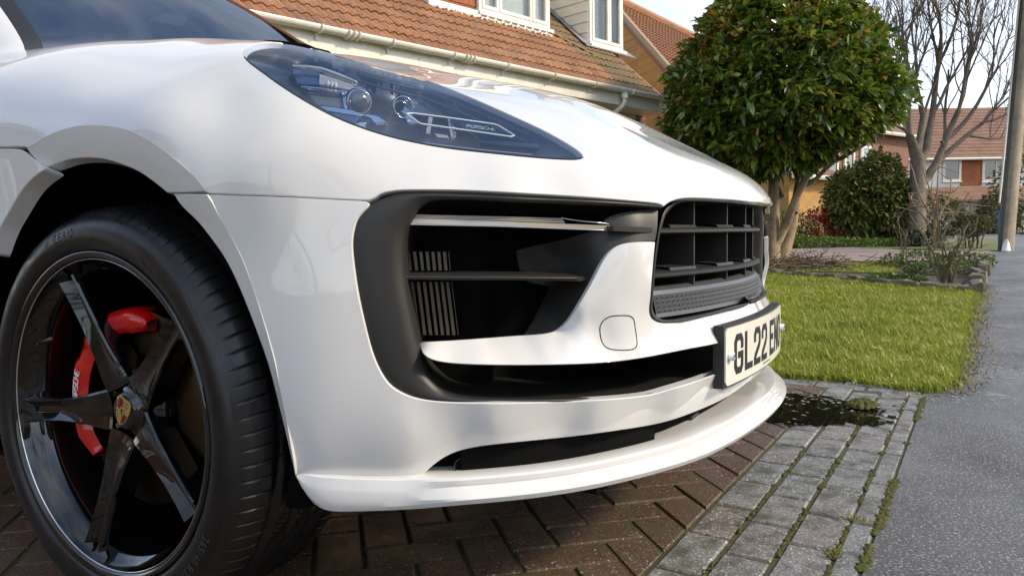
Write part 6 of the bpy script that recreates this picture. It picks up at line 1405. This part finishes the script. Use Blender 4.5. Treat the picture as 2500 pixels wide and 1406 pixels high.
f2 = ptd(1990, 572, 27); f2[2] = .45; f2e = ptd(2215, 566, 31); f2e[2] = .45
simple_house('far_brick_house', 'distant red brick house with tall white windows behind the large shrub', f2, f2e-f2, float(np.linalg.norm(f2e-f2)), 7, 4.0, 2.2, M_rbrick, M_farroof, [(.55, 1.7, .8, 1.6), (1.75, 1.7, .7, 1.6), (2.9, 1.7, .7, 1.6)])
g2 = ptd(1925, 560, 22); g2[2] = .3; g2e = ptd(2040, 556, 23.5); g2e[2] = .3
simple_house('yellow_annexe', 'sunlit yellow brick outbuilding seen between the forked trunks', g2, g2e-g2, float(np.linalg.norm(g2e-g2)), 4, 2.0, .9, M_yellow, M_farroof, [])
# far parked red car, mostly behind shrubs
fc_ = ptd(2352, 566, 44); fc_[2] = float(gz(fc_[1]))-.02; U_ = CR.copy(); U_[2] = 0; U_ /= np.linalg.norm(U_); Nf = np.array([U_[1], -U_[0], 0])
fcar = thing('parked_red_car', 'distant red car parked beyond the rose bush', 'car', tuple(fc_)); M_fr = mat('red_paint', (.35, .012, .015), .3, 0, .8); M_dk = mat('car_glass', (.03, .035, .04), .05, 0, .6)
def fx(pts, y0, y1, name, mt_, sm=False):
    mb = MB(); n = len(pts); mb.add([U_*a+UPZ*b+Nf*y for y in (y0, y1) for a, b in pts], [tuple(range(n))[::-1], tuple(range(n, 2*n))]+[(i, (i+1) % n, n+(i+1) % n, n+i) for i in range(n)]); o = mb.build(name, mt_, fcar, sm); b = o.modifiers.new('b', 'BEVEL'); b.width = .05; b.segments = 2; return o
fx([(-2.0, .25), (2.0, .25), (2.05, .6), (1.9, .8), (1.0, .9), (-1.6, .92), (-2.0, .8)], -.8, .8, 'body', M_fr); fx([(-1.55, .9), (1.0, .9), (.45, 1.36), (-.2, 1.44), (-1.2, 1.36)], -.72, .72, 'cabin', M_dk); fx([(-1.1, 1.37), (.40, 1.38), (-.2, 1.47), (-.6, 1.46)], -.66, .66, 'roof', M_fr)
for a in (-1.25, 1.25):
    for y in (-.74, .74):
        c = U_*a+UPZ*.31+Nf*y; MB().tube([c-Nf*.1, c+Nf*.1], .31, 20).build('wheel', M_rubber, fcar)
# far trees and hedges closing the horizon
for i, (px, dist, w, h, lab) in enumerate([(2510, 34, 1.6, 3.6, 'dark evergreen hedge right of the wooden pole'), (2436, 36, .9, 1.9, 'dense evergreen bush just left of the pole before the far house'), (2285, 34, 1.2, 1.6, 'dark bush behind the pale twisted shrub')]):
    b_ = ptd(px, 560, dist); b_[2] = float(gz(b_[1])); leafy('far_hedge', lab, 'hedge', b_, [(np.array([0, 0, h*.45]), (w, w, h*.6))], 2600, .16, OLIVE)
# ================================================================== street on the other side of the camera (seen in the car's paint)
M_dashroof = mat('opposite_roof', (.12, .075, .05), .85, bump=(14, .5, .03))
simple_house('opposite_house', 'brick house across the road, seen only as a reflection in the car', (13, 6.5, -.2), (0.05, -1, 0), 11, 8, 4.8, 3.2, M_rbrick, M_dashroof, [(1.5, 3.2, 1.8, 1.2), (7, 3.2, 1.8, 1.2), (1.5, .7, 2, 1.4), (7, .7, 2, 1.4)])
simple_house('opposite_cottage', 'white cottage across the road, seen only as a reflection in the car', (14, -8, -.2), (0.05, -1, 0), 10, 8, 3.0, 3.4, M_whitewall, M_dashroof, [(1.5, .8, 1.8, 1.2), (6, .8, 1.8, 1.2)])
simple_house('next_door_house', 'brick house on the near side of the drive, reflected in the car', (4.0-9.5, -7.5, 0), (-1, .05, 0), 9, 8, 4.6, 3.0, M_rbrick, M_dashroof, [(2.2, 3.0, 1.7, 1.2), (2.2, .7, 1.7, 1.3), (6, .7, 1.7, 1.3)])
leafy('front_hedge', 'clipped hedge along the near side of the drive, seen only as a reflection', 'hedge', (-1.5, -6.5, 0), [(np.array([x, 0, .6]), (1.2, .5, .85)) for x in (-3.5, -1.8, -.1, 1.5)], 3500, .09, GREEN)
for i, (x, y, h) in enumerate(((7.5, -10, 6.5), (11.5, 9.5, 5.5), (2.5, -13, 5.0))):
    branch_tree('street_tree', ('bare street tree beyond the hedge, seen only as a reflection', 'bare street tree across the road, seen only as a reflection', 'bare garden tree behind the hedge, seen only as a reflection')[i], (x, y, -.1), [([np.array([0, 0, 0]), np.array([.05, .03, h*.25]), np.array([.0, .1, h*.45])], .22, .10, h*.3)], 3, 20+i, M_bark2, .6, 3, .7, .25)
